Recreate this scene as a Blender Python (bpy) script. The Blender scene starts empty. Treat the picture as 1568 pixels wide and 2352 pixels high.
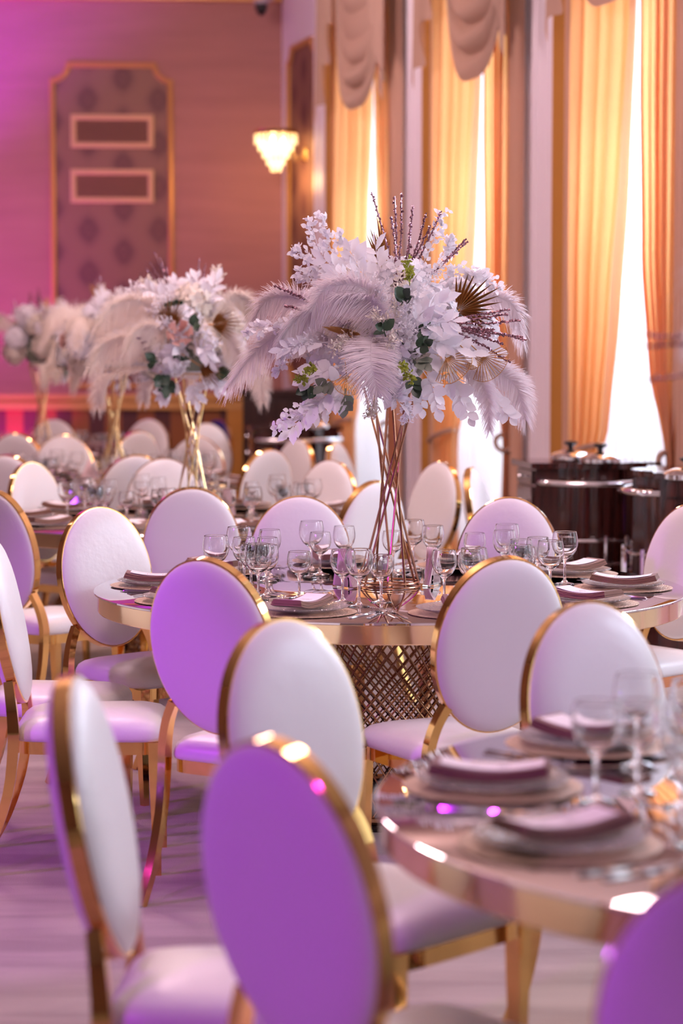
import bpy, math, random
from mathutils import Vector, Matrix
R = math.radians
sc = bpy.context.scene
C = sc.collection

# ---------------------------------------------------------------- camera
F = 5100.0            # focal length in pixels of the 1568x2352 frame
CAMZ = 1.57
HY = 800.0            # row of the horizon
PITCH = math.atan((1176 - HY) / F)
cam_d = bpy.data.cameras.new('camera')
cam = bpy.data.objects.new('camera', cam_d); C.objects.link(cam)
cam_d.sensor_fit = 'VERTICAL'; cam_d.sensor_height = 36.0; cam_d.lens = F * 36.0 / 2352
cam.location = (0, 0, CAMZ); cam.rotation_euler = (math.pi / 2 - PITCH, 0, 0)
cam_d.clip_start = 0.05; cam_d.clip_end = 200
cam_d.dof.use_dof = True; cam_d.dof.focus_distance = 7.25; cam_d.dof.aperture_fstop = 2.2
sc.camera = cam
cp, sp = math.cos(PITCH), math.sin(PITCH)
def ray(px, py):
    a, b = (px - 784) / F, -(py - 1176) / F
    return Vector((a, cp + b * sp, -sp + b * cp))
def at_z(px, py, z):
    d = ray(px, py); k = (z - CAMZ) / d.z
    return Vector((d.x * k, d.y * k, z))
def at_y(px, py, y):
    d = ray(px, py); k = y / d.y
    return Vector((d.x * k, y, CAMZ + d.z * k))
def on_plane(px, py, p0, n):
    d = ray(px, py); o = Vector((0, 0, CAMZ)); k = (p0 - o).dot(n) / d.dot(n)
    return o + d * k

# ---------------------------------------------------------------- room frame: the window wall runs along U, N points out through it
WA = R(16.4)
U = Vector((-math.sin(WA), math.cos(WA), 0)); N = Vector((math.cos(WA), math.sin(WA), 0))
def WP(t, n, z): return N * n + U * t + Vector((0, 0, z))
WALL_ANGLE = math.atan2(U.y, U.x)
WALL_N = 5.10                        # inner face of the window wall
PIL_T = [17.70 - 2.475 * i for i in range(10)]
WIN_T = [(PIL_T[i] + PIL_T[i + 1]) / 2 for i in range(9)]
CEIL = 5.3

# ---------------------------------------------------------------- world, lights, exposure
w = bpy.data.worlds.new('daylight'); sc.world = w; w.use_nodes = True
w.node_tree.nodes['Background'].inputs[0].default_value = (0.86, 0.92, 1.0, 1)
w.node_tree.nodes['Background'].inputs[1].default_value = 2.0
def area(name, loc, target, sx, sy, power, color, spread=180):
    l = bpy.data.lights.new(name, 'AREA'); l.shape = 'RECTANGLE'; l.size = sx; l.size_y = sy
    l.energy = power; l.color = color; l.spread = R(spread)
    o = bpy.data.objects.new(name, l); C.objects.link(o); o.location = loc
    o.rotation_euler = (Vector(target) - Vector(loc)).to_track_quat('-Z', 'Z').to_euler()
    return o
def spot(name, loc, target, power, color, angle, blend=0.6, size=0.08):
    l = bpy.data.lights.new(name, 'SPOT'); l.energy = power; l.color = color
    l.spot_size = R(angle); l.spot_blend = blend; l.shadow_soft_size = size
    o = bpy.data.objects.new(name, l); C.objects.link(o); o.location = loc
    o.rotation_euler = (Vector(target) - Vector(loc)).to_track_quat('-Z', 'Z').to_euler()
    return o
DAY = (0.71, 0.80, 1.0)
for i, t in enumerate(WIN_T):
    p = WP(t, WALL_N + 0.75, 2.5)
    area('daylight_window', p, p - N, 1.7 if i < 3 else 0.62, 4.2 if i < 3 else 3.4, (200, 200, 220, 190, 210, 200, 70, 15, 0)[i], DAY)
# unseen point lamps added overhead to brighten the flowers, window wall and hall
def bulb(name, loc, power, color, size):
    l = bpy.data.lights.new(name, 'POINT'); l.energy = power; l.color = color; l.shadow_soft_size = size
    o = bpy.data.objects.new(name, l); C.objects.link(o); o.location = loc
    return o
for x, y, e in ((0.1, 5.2, 130), (-1.8, 10.2, 300), (-5.0, 13.0, 90), (-1.6, 15.4, 130), (0.6, 8.0, 90)):
    bulb('ceiling_fill', (x, y, 4.0 if y < 6 else 4.4), e, (1.0, 0.72, 0.80) if y < 6 else (1.0, 0.71, 0.73), 0.35)
# purple stage wash from the left, behind the photographer
spot('stage_spot', (-4.2, -0.5, 3.2), (-4.2 + 5.1 * math.sin(R(38)), -0.5 + 5.1 * math.cos(R(38)), 3.2 - 5.1 * math.tan(R(33))), 620, (0.60, 0.03, 1.0), 43, 0.25, 0.12)
spot('stage_spot', (-5.0, 4.2, 2.6), (-5.0 + 4.0 * math.sin(R(52)), 4.2 + 4.0 * math.cos(R(52)), 2.6 - 4.0 * math.tan(R(30))), 500, (0.55, 0.03, 1.0), 40, 0.25, 0.12)
bulb('led_floor_lamp', (-4.3, 4.9, 0.25), 70, (0.16, 0.04, 1.0), 0.16)
# led fixtures washing the end wall
spot('led_wash', (-5.0, 17.7, 2.2), (-3.75, 19.6, 4.7), 1500, (0.40, 0.0, 1.0), 62, 0.9)
spot('led_wash', (-3.9, 17.6, 2.0), (-3.3, 19.5, 2.2), 150, (0.75, 0.03, 1.0), 90, 0.9)
spot('led_uplight', (-2.95, 19.40, 0.12), (-2.95, 19.62, 1.3), 170, (1.0, 0.02, 0.85), 80, 0.9, 0.05)
vs = sc.view_settings
vs.view_transform = 'Standard'; vs.look = 'None'; vs.exposure = 0.0; vs.gamma = 1.0; vs.use_curve_mapping = False
cy = sc.cycles
cy.max_bounces = 12; cy.diffuse_bounces = 3; cy.glossy_bounces = 4; cy.transmission_bounces = 12; cy.transparent_max_bounces = 8
cy.use_adaptive_sampling = True; cy.adaptive_threshold = 0.1; cy.adaptive_min_samples = 16
cy.use_denoising = True; cy.sample_clamp_indirect = 4.0; cy.blur_glossy = 0.5

# ---------------------------------------------------------------- materials
def mat(name, color, rough=0.5, metal=0.0, trans=0.0, ior=1.45, bump=None, spec=0.5, emit=None, estr=0, sheen=0, coat=0):
    m = bpy.data.materials.new(name); m.use_nodes = True
    nt = m.node_tree; b = nt.nodes['Principled BSDF']
    b.inputs['Base Color'].default_value = (*color, 1); b.inputs['Roughness'].default_value = rough
    b.inputs['Metallic'].default_value = metal; b.inputs['Transmission Weight'].default_value = trans
    b.inputs['IOR'].default_value = ior; b.inputs['Specular IOR Level'].default_value = spec
    b.inputs['Sheen Weight'].default_value = sheen; b.inputs['Coat Weight'].default_value = coat
    if emit: b.inputs['Emission Color'].default_value = (*emit, 1); b.inputs['Emission Strength'].default_value = estr
    if bump:
        kind, scale, strength = bump[:3]
        tc = nt.nodes.new('ShaderNodeTexCoord')
        t = nt.nodes.new('ShaderNodeTexNoise' if kind == 'noise' else 'ShaderNodeTexVoronoi')
        t.inputs['Scale'].default_value = scale
        if kind == 'noise': t.inputs['Detail'].default_value = 3
        bp = nt.nodes.new('ShaderNodeBump'); bp.inputs['Strength'].default_value = strength
        bp.inputs['Distance'].default_value = bump[3] if len(bump) > 3 else 0.01
        nt.links.new(tc.outputs['Object'], t.inputs['Vector'])
        nt.links.new(t.outputs[0], bp.inputs['Height']); nt.links.new(bp.outputs[0], b.inputs['Normal'])
    return m
def ramp_mat(m, node_type, scale, stops, detail=3, coord='Object', vscale=None):
    """drive a material's base colour from a texture through a ramp"""
    nt = m.node_tree; b = nt.nodes['Principled BSDF']
    tc = nt.nodes.new('ShaderNodeTexCoord'); mp = nt.nodes.new('ShaderNodeMapping')
    if vscale: mp.inputs['Scale'].default_value = vscale
    t = nt.nodes.new(node_type); t.inputs['Scale'].default_value = scale
    if 'Detail' in t.inputs: t.inputs['Detail'].default_value = detail
    r = nt.nodes.new('ShaderNodeValToRGB'); e = r.color_ramp.elements
    while len(e) < len(stops): e.new(0.5)
    for k, (p, c) in enumerate(stops): e[k].position = p; e[k].color = (*c, 1)
    nt.links.new(tc.outputs[coord], mp.inputs[0]); nt.links.new(mp.outputs[0], t.inputs['Vector'])
    nt.links.new(t.outputs[0], r.inputs[0]); nt.links.new(r.outputs[0], b.inputs['Base Color'])
    return m
def cloth(name, color, translucent, transparent=0.0, tcolor=None):
    """woven fabric that lets light through"""
    m = bpy.data.materials.new(name); m.use_nodes = True; nt = m.node_tree; nt.nodes.clear()
    out = nt.nodes.new('ShaderNodeOutputMaterial')
    d = nt.nodes.new('ShaderNodeBsdfDiffuse'); d.inputs[0].default_value = (*color, 1)
    tl = nt.nodes.new('ShaderNodeBsdfTranslucent'); tl.inputs[0].default_value = (*(tcolor or color), 1)
    mx = nt.nodes.new('ShaderNodeMixShader'); mx.inputs[0].default_value = translucent
    nt.links.new(d.outputs[0], mx.inputs[1]); nt.links.new(tl.outputs[0], mx.inputs[2])
    if transparent:
        tp = nt.nodes.new('ShaderNodeBsdfTransparent'); m2 = nt.nodes.new('ShaderNodeMixShader'); m2.inputs[0].default_value = transparent
        nt.links.new(mx.outputs[0], m2.inputs[1]); nt.links.new(tp.outputs[0], m2.inputs[2]); mx = m2
    nt.links.new(mx.outputs[0], out.inputs[0])
    return m

M = {}
M['leather'] = mat('white_leatherette', (0.80, 0.78, 0.78), 0.36, bump=('noise', 38, 0.22, 0.005))
M['backcloth'] = mat('white_vinyl', (0.80, 0.78, 0.78), 0.55, bump=('noise', 400, 0.05, 0.002))
M['navy'] = mat('navy_pad', (0.02, 0.02, 0.16), 0.5)
M['gold'] = mat('polished_gold', (0.86, 0.55, 0.20), 0.07, 1.0, bump=('noise', 9, 0.06, 0.01))
M['rose'] = mat('rose_gold', (0.50, 0.27, 0.16), 0.22, 1.0)
M['brass'] = mat('pale_brass', (0.80, 0.56, 0.26), 0.25, 1.0)
M['bronze'] = mat('bronze_lattice', (0.42, 0.24, 0.13), 0.25, 1.0)
M['mirror'] = mat('smoked_mirror', (0.62, 0.56, 0.56), 0.02, 1.0)
M['band'] = mat('brushed_gold_band', (0.80, 0.58, 0.34), 0.12, 1.0)
M['dark'] = mat('dark_board', (0.03, 0.02, 0.02), 0.5)
M['glass'] = mat('clear_glass', (1, 1, 1), 0.0, 0, 1.0, 1.48)
M['charger'] = mat('gold_mesh_charger', (0.50, 0.36, 0.26), 0.35, 0.6, bump=('voronoi', 160, 0.9, 0.006))
M['plate'] = mat('embossed_glass_plate', (0.93, 0.90, 0.88), 0.10, 0, 0.82, 1.45, bump=('voronoi', 120, 0.8, 0.005))
M['napkin'] = mat('taupe_linen', (0.24, 0.115, 0.078), 0.85, bump=('noise', 500, 0.25, 0.002), sheen=0.2)
M['peach'] = mat('peach_napkin', (0.75, 0.38, 0.25), 0.85)
M['card'] = mat('white_card', (0.86, 0.80, 0.82), 0.6)
M['ink'] = mat('printed_ink', (0.12, 0.09, 0.12), 0.7)
M['steel'] = mat('cutlery_steel', (0.72, 0.70, 0.72), 0.14, 1.0)
M['chrome'] = mat('chrome', (0.82, 0.82, 0.84), 0.08, 1.0)
M['paper'] = mat('pink_paper_napkin', (0.85, 0.62, 0.62), 0.8)
M['pepper'] = mat('ground_spice', (0.5, 0.42, 0.42), 0.9)
M['feather'] = cloth('ostrich_plume', (0.97, 0.89, 0.91), 0.40)
M['creamfeather'] = cloth('cream_plume', (0.97, 0.88, 0.80), 0.40)
M['silk'] = cloth('white_silk_leaf', (0.94, 0.91, 0.95), 0.30)
M['cream'] = cloth('cream_blossom', (0.88, 0.80, 0.70), 0.25)
M['green'] = cloth('fresh_green', (0.36, 0.40, 0.07), 0.3)
M['darkleaf'] = mat('dark_green_leaf', (0.05, 0.09, 0.05), 0.4)
M['sageleaf'] = mat('sage_leaf', (0.20, 0.23, 0.17), 0.55)
M['glitter'] = mat('plum_glitter', (0.34, 0.19, 0.23), 0.25, 0.85)
M['palm'] = mat('gold_palm', (0.50, 0.26, 0.09), 0.38, 0.5)
M['rosepetal'] = mat('blush_rose', (0.75, 0.45, 0.38), 0.7)
M['wood'] = ramp_mat(mat('mahogany', (0.06, 0.012, 0.01), 0.16, coat=0.5), 'ShaderNodeTexNoise', 3.0,
                     [(0.3, (0.018, 0.004, 0.004)), (0.7, (0.075, 0.016, 0.012))], vscale=(9, 9, 0.7))
M['wood2'] = ramp_mat(mat('dark_walnut', (0.05, 0.02, 0.015), 0.35), 'ShaderNodeTexNoise', 3.0,
                     [(0.3, (0.02, 0.006, 0.006)), (0.7, (0.05, 0.018, 0.014))], vscale=(9, 9, 0.7))
M['white_trim'] = mat('white_paint', (0.84, 0.78, 0.84), 0.45)
M['ochre'] = mat('ochre_gilt_paint', (0.58, 0.27, 0.05), 0.45, 0.1)
M['gilt'] = mat('gilt_moulding', (0.62, 0.34, 0.11), 0.4, 0.4)
M['ventframe'] = mat('cream_gilt_frame', (0.66, 0.42, 0.22), 0.5)
M['drape'] = cloth('gold_drape', (0.66, 0.42, 0.26), 0.60, tcolor=(1.0, 0.54, 0.20))
M['swag'] = cloth('beige_swag', (0.46, 0.315, 0.25), 0.08, tcolor=(0.6, 0.35, 0.2))
M['sidecloth'] = cloth('beige_side_cloth', (0.70, 0.45, 0.33), 0.15, tcolor=(0.8, 0.45, 0.2))
M['sheer'] = cloth('white_sheer', (0.88, 0.86, 0.86), 0.6, 0.35)
M['black'] = mat('black_plastic', (0.012, 0.010, 0.012), 0.3)
M['greyplastic'] = mat('grey_plastic', (0.45, 0.38, 0.42), 0.5)
M['crystal'] = mat('lit_crystal', (1, 0.9, 0.75), 0.1, 0, 0.6, 1.5, emit=(1.0, 0.66, 0.30), estr=1.4)
M['bulb'] = mat('glowing_bulb', (1, 0.9, 0.7), 0.3, emit=(1.0, 0.75, 0.42), estr=25)
M['wall'] = ramp_mat(mat('salmon_wallpaper', (0.55, 0.30, 0.26), 0.75), 'ShaderNodeTexNoise', 2.0,
                     [(0.25, (0.36, 0.165, 0.145)), (0.75, (0.43, 0.20, 0.175))], vscale=(0.6, 0.6, 5.0))
M['ceiling'] = mat('ceiling_paint', (0.55, 0.44, 0.40), 0.8)
M['plainwall'] = mat('hall_wall', (0.24, 0.12, 0.10), 0.75)
def carpet():
    m = mat('sculpted_carpet', (0.4, 0.34, 0.33), 0.95, sheen=0.2)
    nt = m.node_tree; b = nt.nodes['Principled BSDF']
    tc = nt.nodes.new('ShaderNodeTexCoord'); mp = nt.nodes.new('ShaderNodeMapping')
    mp.inputs['Rotation'].default_value = (0, 0, R(-8)); mp.inputs['Scale'].default_value = (0.6, 3.2, 1)
    n1 = nt.nodes.new('ShaderNodeTexNoise'); n1.inputs['Scale'].default_value = 2.2; n1.inputs['Detail'].default_value = 4; n1.inputs['Distortion'].default_value = 0.6
    r = nt.nodes.new('ShaderNodeValToRGB'); e = r.color_ramp.elements
    e[0].position = 0.36; e[0].color = (0.35, 0.27, 0.235, 1); e[1].position = 0.64; e[1].color = (0.46, 0.37, 0.325, 1)
    n2 = nt.nodes.new('ShaderNodeTexNoise'); n2.inputs['Scale'].default_value = 260
    bp = nt.nodes.new('ShaderNodeBump'); bp.inputs['Strength'].default_value = 0.5; bp.inputs['Distance'].default_value = 0.01
    nt.links.new(tc.outputs['Object'], mp.inputs[0]); nt.links.new(mp.outputs[0], n1.inputs['Vector'])
    nt.links.new(n1.outputs[0], r.inputs[0]); nt.links.new(r.outputs[0], b.inputs['Base Color'])
    nt.links.new(tc.outputs['Object'], n2.inputs['Vector']); nt.links.new(n2.outputs[0], bp.inputs['Height']); nt.links.new(bp.outputs[0], b.inputs['Normal'])
    return m
M['carpet'] = carpet()
def math_node(nt, op, a, b=None):
    n = nt.nodes.new('ShaderNodeMath'); n.operation = op
    for k, v in enumerate((a, b)):
        if v is None: continue
        if isinstance(v, (int, float)): n.inputs[k].default_value = v
        else: nt.links.new(v, n.inputs[k])
    return n.outputs[0]
def damask():
    """printed wallpaper: staggered dark medallions in pointed ogee cells (object x across, z up)"""
    m = mat('damask_wallpaper', (0.3, 0.17, 0.13), 0.6); nt = m.node_tree; b = nt.nodes['Principled BSDF']
    tc = nt.nodes.new('ShaderNodeTexCoord'); sx = nt.nodes.new('ShaderNodeSeparateXYZ'); nt.links.new(tc.outputs['Object'], sx.inputs[0])
    cw, ch = 0.62, 0.38
    def motif(ox, oz):
        u = math_node(nt, 'DIVIDE', math_node(nt, 'ADD', sx.outputs[0], ox), cw)
        v = math_node(nt, 'DIVIDE', math_node(nt, 'ADD', sx.outputs[2], oz), ch)
        u = math_node(nt, 'SUBTRACT', math_node(nt, 'FRACT', u), 0.5); v = math_node(nt, 'SUBTRACT', math_node(nt, 'FRACT', v), 0.5)
        au = math_node(nt, 'ABSOLUTE', u); av = math_node(nt, 'ABSOLUTE', v)
        d = math_node(nt, 'ADD', math_node(nt, 'POWER', math_node(nt, 'DIVIDE', au, 0.125), 1.5), math_node(nt, 'POWER', math_node(nt, 'DIVIDE', av, 0.27), 1.5))
        d = math_node(nt, 'MULTIPLY', d, 0.36)
        return d
    d = math_node(nt, 'MINIMUM', motif(20.0, 20.0), motif(20.0 + cw / 2, 20.0 + ch / 2))
    nz = nt.nodes.new('ShaderNodeTexNoise'); nz.inputs['Scale'].default_value = 26; nt.links.new(tc.outputs['Object'], nz.inputs['Vector'])
    d = math_node(nt, 'ADD', d, math_node(nt, 'MULTIPLY', math_node(nt, 'SUBTRACT', nz.outputs[0], 0.5), 0.22))
    r = nt.nodes.new('ShaderNodeValToRGB'); e = r.color_ramp.elements
    stops = [(0.0, (0.14, 0.055, 0.05)), (0.10, (0.17, 0.075, 0.06)), (0.25, (0.13, 0.05, 0.048)), (0.44, (0.20, 0.095, 0.07)), (0.60, (0.225, 0.11, 0.078)), (0.95, (0.25, 0.125, 0.085))]
    while len(e) < len(stops): e.new(0.5)
    for k, (p, c) in enumerate(stops): e[k].position = p; e[k].color = (*c, 1)
    nt.links.new(d, r.inputs[0]); nt.links.new(r.outputs[0], b.inputs['Base Color'])
    return m
M['damask'] = damask()
def card_mat():
    """white card with two blocks of fine dark print"""
    m = mat('menu_print', (0.86, 0.80, 0.82), 0.6); nt = m.node_tree; b = nt.nodes['Principled BSDF']
    tc = nt.nodes.new('ShaderNodeTexCoord'); sx = nt.nodes.new('ShaderNodeSeparateXYZ'); nt.links.new(tc.outputs['Object'], sx.inputs[0])
    x, y = sx.outputs[0], sx.outputs[1]
    def inside(v, lo, hi): return math_node(nt, 'MULTIPLY', math_node(nt, 'GREATER_THAN', v, lo), math_node(nt, 'LESS_THAN', v, hi))
    rows = math_node(nt, 'LESS_THAN', math_node(nt, 'FRACT', math_node(nt, 'DIVIDE', math_node(nt, 'ADD', x, 1.0), 0.0075)), 0.38)
    nz = nt.nodes.new('ShaderNodeTexNoise'); nz.inputs['Scale'].default_value = 420; nt.links.new(tc.outputs['Object'], nz.inputs['Vector'])
    f = math_node(nt, 'MULTIPLY', math_node(nt, 'MULTIPLY', rows, math_node(nt, 'GREATER_THAN', nz.outputs[0], 0.46)),
                  math_node(nt, 'ADD', math_node(nt, 'MULTIPLY', inside(x, 0.008, 0.034), inside(y, -0.018, 0.018)), math_node(nt, 'MULTIPLY', inside(x, -0.04, -0.024), inside(y, -0.010, 0.010))))
    mx = nt.nodes.new('ShaderNodeMix'); mx.data_type = 'RGBA'; mx.inputs['A'].default_value = (0.86, 0.80, 0.82, 1); mx.inputs['B'].default_value = (0.18, 0.14, 0.17, 1)
    nt.links.new(f, mx.inputs['Factor']); nt.links.new(mx.outputs['Result'], b.inputs['Base Color'])
    return m
M['menu'] = card_mat()
def stripes():
    m = mat('striped_dado_paper', (0.3, 0.1, 0.05), 0.6); nt = m.node_tree; b = nt.nodes['Principled BSDF']
    tc = nt.nodes.new('ShaderNodeTexCoord'); sx = nt.nodes.new('ShaderNodeSeparateXYZ'); nt.links.new(tc.outputs['Object'], sx.inputs[0])
    f = math_node(nt, 'FRACT', math_node(nt, 'DIVIDE', math_node(nt, 'ADD', sx.outputs[0], 30), 0.29))
    g = math_node(nt, 'GREATER_THAN', f, 0.52)
    mx = nt.nodes.new('ShaderNodeMix'); mx.data_type = 'RGBA'
    mx.inputs['A'].default_value = (0.30, 0.105, 0.03, 1); mx.inputs['B'].default_value = (0.10, 0.035, 0.03, 1)
    nt.links.new(g, mx.inputs['Factor']); nt.links.new(mx.outputs['Result'], b.inputs['Base Color'])
    return m
M['stripes'] = stripes()

# ---------------------------------------------------------------- mesh helpers
class MB:
    def __init__(s): s.v = []; s.f = []
    def add(s, vs, fs, mx=None):
        o = len(s.v)
        s.v += [tuple(mx @ Vector(p)) for p in vs] if mx else [tuple(p) for p in vs]
        s.f += [tuple(i + o for i in f) for f in fs]
        return s
    def box(s, a, b, mx=None):
        (x0, y0, z0), (x1, y1, z1) = a, b
        vs = [(x0, y0, z0), (x1, y0, z0), (x1, y1, z0), (x0, y1, z0), (x0, y0, z1), (x1, y0, z1), (x1, y1, z1), (x0, y1, z1)]
        return s.add(vs, [(0, 3, 2, 1), (4, 5, 6, 7), (0, 1, 5, 4), (1, 2, 6, 5), (2, 3, 7, 6), (3, 0, 4, 7)], mx)
    def rings(s, rs, closed=True, cap0=True, cap1=True, mx=None, loop=False):
        n = len(rs[0]); vs = [p for r in rs for p in r]; fs = []
        m = n if closed else n - 1
        k = len(rs)
        for i in range(k if loop else k - 1):
            i2 = (i + 1) % k
            for j in range(m):
                j2 = (j + 1) % n
                fs.append((i * n + j, i * n + j2, i2 * n + j2, i2 * n + j))
        if closed and not loop:
            if cap0: fs.append(tuple(range(n - 1, -1, -1)))
            if cap1: fs.append(tuple((k - 1) * n + j for j in range(n)))
        return s.add(vs, fs, mx)
    def lathe(s, prof, n=24, mx=None):
        rs = []
        for r, z in prof:
            r = max(r, 1e-5)
            rs.append([(r * math.cos(2 * math.pi * j / n), r * math.sin(2 * math.pi * j / n), z) for j in range(n)])
        return s.rings(rs, True, True, True, mx)
    def tube(s, pts, rad, n=6, mx=None, loop=False, ell=None):
        pts = [Vector(p) for p in pts]; k = len(pts); rs = []
        up = None
        for i, p in enumerate(pts):
            if loop: d = pts[(i + 1) % k] - pts[i - 1]
            else: d = pts[min(i + 1, k - 1)] - pts[max(i - 1, 0)]
            d.normalize()
            if up is None:
                up = Vector((0, 0, 1)) if abs(d.z) < 0.9 else Vector((1, 0, 0))
            a = d.cross(up); a.normalize(); b = a.cross(d); up = b
            r = rad[i] if isinstance(rad, (list, tuple)) else rad
            e = ell or 1
            rs.append([p + a * (r * math.cos(2 * math.pi * j / n)) + b * (r * e * math.sin(2 * math.pi * j / n)) for j in range(n)])
        return s.rings(rs, True, True, True, mx, loop)
    def mesh(s, name, m, smooth=True, sharp=40):
        me = bpy.data.meshes.new(name); me.from_pydata(s.v, [], s.f); me.update()
        if m: me.materials.append(m)
        if smooth:
            me.polygons.foreach_set('use_smooth', [True] * len(me.polygons))
            if sharp: me.set_sharp_from_angle(angle=R(sharp))
        return me
    def build(s, name, m, parent=None, smooth=True, sharp=40, loc=None, rz=0):
        return obj(name, s.mesh(name, m, smooth, sharp), parent, loc, rz)
def obj(name, me, parent=None, loc=None, rz=0, mx=None):
    o = bpy.data.objects.new(name, me); C.objects.link(o); o.parent = parent
    if loc is not None: o.location = loc
    if rz: o.rotation_euler = (0, 0, rz)
    if mx is not None: o.matrix_local = mx
    return o
def tag(o, label=None, cat=None, group=None, kind=None):
    if label: o['label'] = label
    if cat: o['category'] = cat
    if group: o['group'] = group
    if kind: o['kind'] = kind
    return o
def thing(name, label, cat, loc=(0, 0, 0), rz=0, group=None):
    return tag(obj(name, None, None, loc, rz), label, cat, group)
def struct(o, label=None): return tag(o, label, kind='structure')
def copy_tree(o, parent=None):
    c = o.copy(); C.objects.link(c); c.parent = parent
    for ch in list(o.children): copy_tree(ch, c)
    return c
def place(proto, state, loc, rz, label, group=None, cat=None):
    """the first placing uses the prototype itself, later ones a copy of it and its parts"""
    o = proto if not state else copy_tree(proto)
    state.append(1); o.location = loc; o.rotation_euler = (0, 0, rz); o['label'] = label
    if group: o['group'] = group
    return o
def spline(pts, n):
    """Catmull-Rom through the points"""
    P = [Vector(p) for p in pts]; P = [P[0] * 2 - P[1]] + P + [P[-1] * 2 - P[-2]]; out = []
    k = len(P) - 3
    for i in range(n + 1):
        x = i / n * k; j = min(int(x), k - 1); t = x - j
        a, b, c, d = P[j:j + 4]
        out.append(0.5 * ((2 * b) + (c - a) * t + (2 * a - 5 * b + 4 * c - d) * t * t + (3 * b - a - 3 * c + d) * t ** 3))
    return out
# ================================================================ THE SETTING
WLOC = N * WALL_N
def wobj(mb, name, m, parent=None, smooth=False, sharp=40):
    """an object in the window wall's own frame: x along the wall, y out into the room, z up"""
    if parent: return mb.build(name, m, parent, smooth, sharp)
    return mb.build(name, m, None, smooth, sharp, WLOC, WALL_ANGLE)
T0, T1_ = -6.5, 19.19
fl = MB().box((-12, -6, -0.1), (9, 22, 0)).build('floor', M['carpet'], smooth=False); struct(fl, 'beige sculpted carpet of the banquet hall')
ce = MB().box((-12, -6, CEIL), (9, 22, CEIL + 0.1)).build('ceiling', M['ceiling'], smooth=False); struct(ce)
# window wall with its openings
OPW, OZ0, OZ1 = 0.65, 0.25, 4.6
mb = MB(); edges = [T1_ + 0.4]
for t in WIN_T: edges += [t + OPW, t - OPW]
edges.append(T0)
for i in range(0, len(edges), 2): mb.box((edges[i + 1], -0.3, 0), (edges[i], 0, CEIL))
for t in WIN_T:
    mb.box((t - OPW, -0.3, 0), (t + OPW, 0, OZ0)); mb.box((t - OPW, -0.3, OZ1), (t + OPW, 0, CEIL))
struct(wobj(mb, 'wall_right', M['white_trim']), 'white window wall with tall curtained windows')
for i, t in enumerate(WIN_T):
    fr = MB(); fz = (OZ0, OZ1)
    for x in (t - OPW, t + OPW - 0.06): fr.box((x, -0.24, OZ0), (x + 0.06, -0.17, OZ1))
    for z in (OZ0, 2.9, OZ1 - 0.06): fr.box((t - OPW + 0.06, -0.24, z), (t + OPW - 0.06, -0.17, z + 0.06))
    wo = struct(wobj(fr, 'window_%d' % (i + 1), M['white_trim']), 'tall white framed window')
    fr = MB().box((t - 0.03, -0.235, OZ0 + 0.06), (t + 0.03, -0.175, OZ1 - 0.06)); wobj(fr, 'mullion', M['white_trim'], wo)
M['pane'] = cloth('window_glass', (0.9, 0.95, 1), 0, 0.94)
for i, wo in enumerate([o for o in C.objects if o.name.startswith('window_')]):
    t = WIN_T[i]
    for a, b in ((t - OPW + 0.06, t - 0.03), (t + 0.03, t + OPW - 0.06)):
        for z0, z1 in ((OZ0 + 0.06, 2.9), (2.96, OZ1 - 0.06)):
            wobj(MB().box((a, -0.207, z0), (b, -0.203, z1)), 'pane', M['pane'], wo)
for i, t in enumerate(PIL_T):
    h = 0.17
    p = struct(wobj(MB().box((t - h, 0, 0), (t + h, 0.08, CEIL)), 'trim_%d' % (i + 1), M['white_trim']), 'white pilaster with gilded side between the windows')
    for k in (-0.11, 0.11):
        wobj(MB().box((t + k - 0.02, 0.08, 0.3), (t + k + 0.02, 0.088, CEIL - 0.02)), 'fillet', M['white_trim'], p)
    wobj(MB().box((t - h - 0.008, 0, 0), (t - h, 0.078, CEIL)), 'gilded_side', M['ochre'], p)
    wobj(MB().box((t - h - 0.02, 0, 0), (t + h + 0.02, 0.10, 0.28)), 'plinth', M['white_trim'], p)

# back wall
CORNER = WP(T1_, WALL_N, 0); BA = R(3.5)
BX = Vector((math.cos(BA), math.sin(BA), 0)); BN = Vector((-math.sin(BA), math.cos(BA), 0))
def bw(px, py):
    p = on_plane(px, py, CORNER, BN) - CORNER
    return p.dot(BX), p.z
def bobj(mb, name, m, parent=None, smooth=False):
    if parent: return mb.build(name, m, parent, smooth)
    return mb.build(name, m, None, smooth, 40, CORNER, BA)
struct(bobj(MB().box((-12.5, 0, 0), (0.4, 0.2, CEIL)), 'wall_back', M['wall']), 'salmon papered end wall washed with magenta light')
struct(MB().box((-11.2, -6, 0), (-11, 20, CEIL)).build('wall_left', M['plainwall'], smooth=False))
struct(MB().box((-11.2, -5.6, 0), (8.6, -5.4, CEIL)).build('wall_front', M['plainwall'], smooth=False))
zc = bw(450, 4)[1]
struct(bobj(MB().box((-12, -0.10, zc), (0, 0, zc + 0.10)).box((-12, -0.16, zc + 0.10), (0, 0, zc + 0.2)), 'trim_20', M['gilt']), 'gilded cornice along the top of the end wall')
xe, ztop = bw(557, 905); z2 = bw(300, 918)[1]; z3 = bw(300, 925)[1]; z4 = bw(300, 941)[1]
rail = MB().box((-12, -0.07, z2), (xe, 0, ztop)).box((-12, -0.035, z3), (xe, 0, z2)).box((-12, -0.06, z4), (xe, 0, z3))
struct(bobj(rail, 'trim_21', M['gilt']), 'gilded dado rail on the end wall')
xs = bw(521, 1000)[0]
struct(bobj(MB().box((-12, -0.012, 0.12), (xs, 0, z4)), 'trim_22', M['stripes']), 'brown striped dado paper below the rail')
struct(bobj(MB().box((xs, -0.05, 0), (xe, 0, z4)), 'trim_23', M['ochre']), 'ochre end post of the dado')
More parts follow.
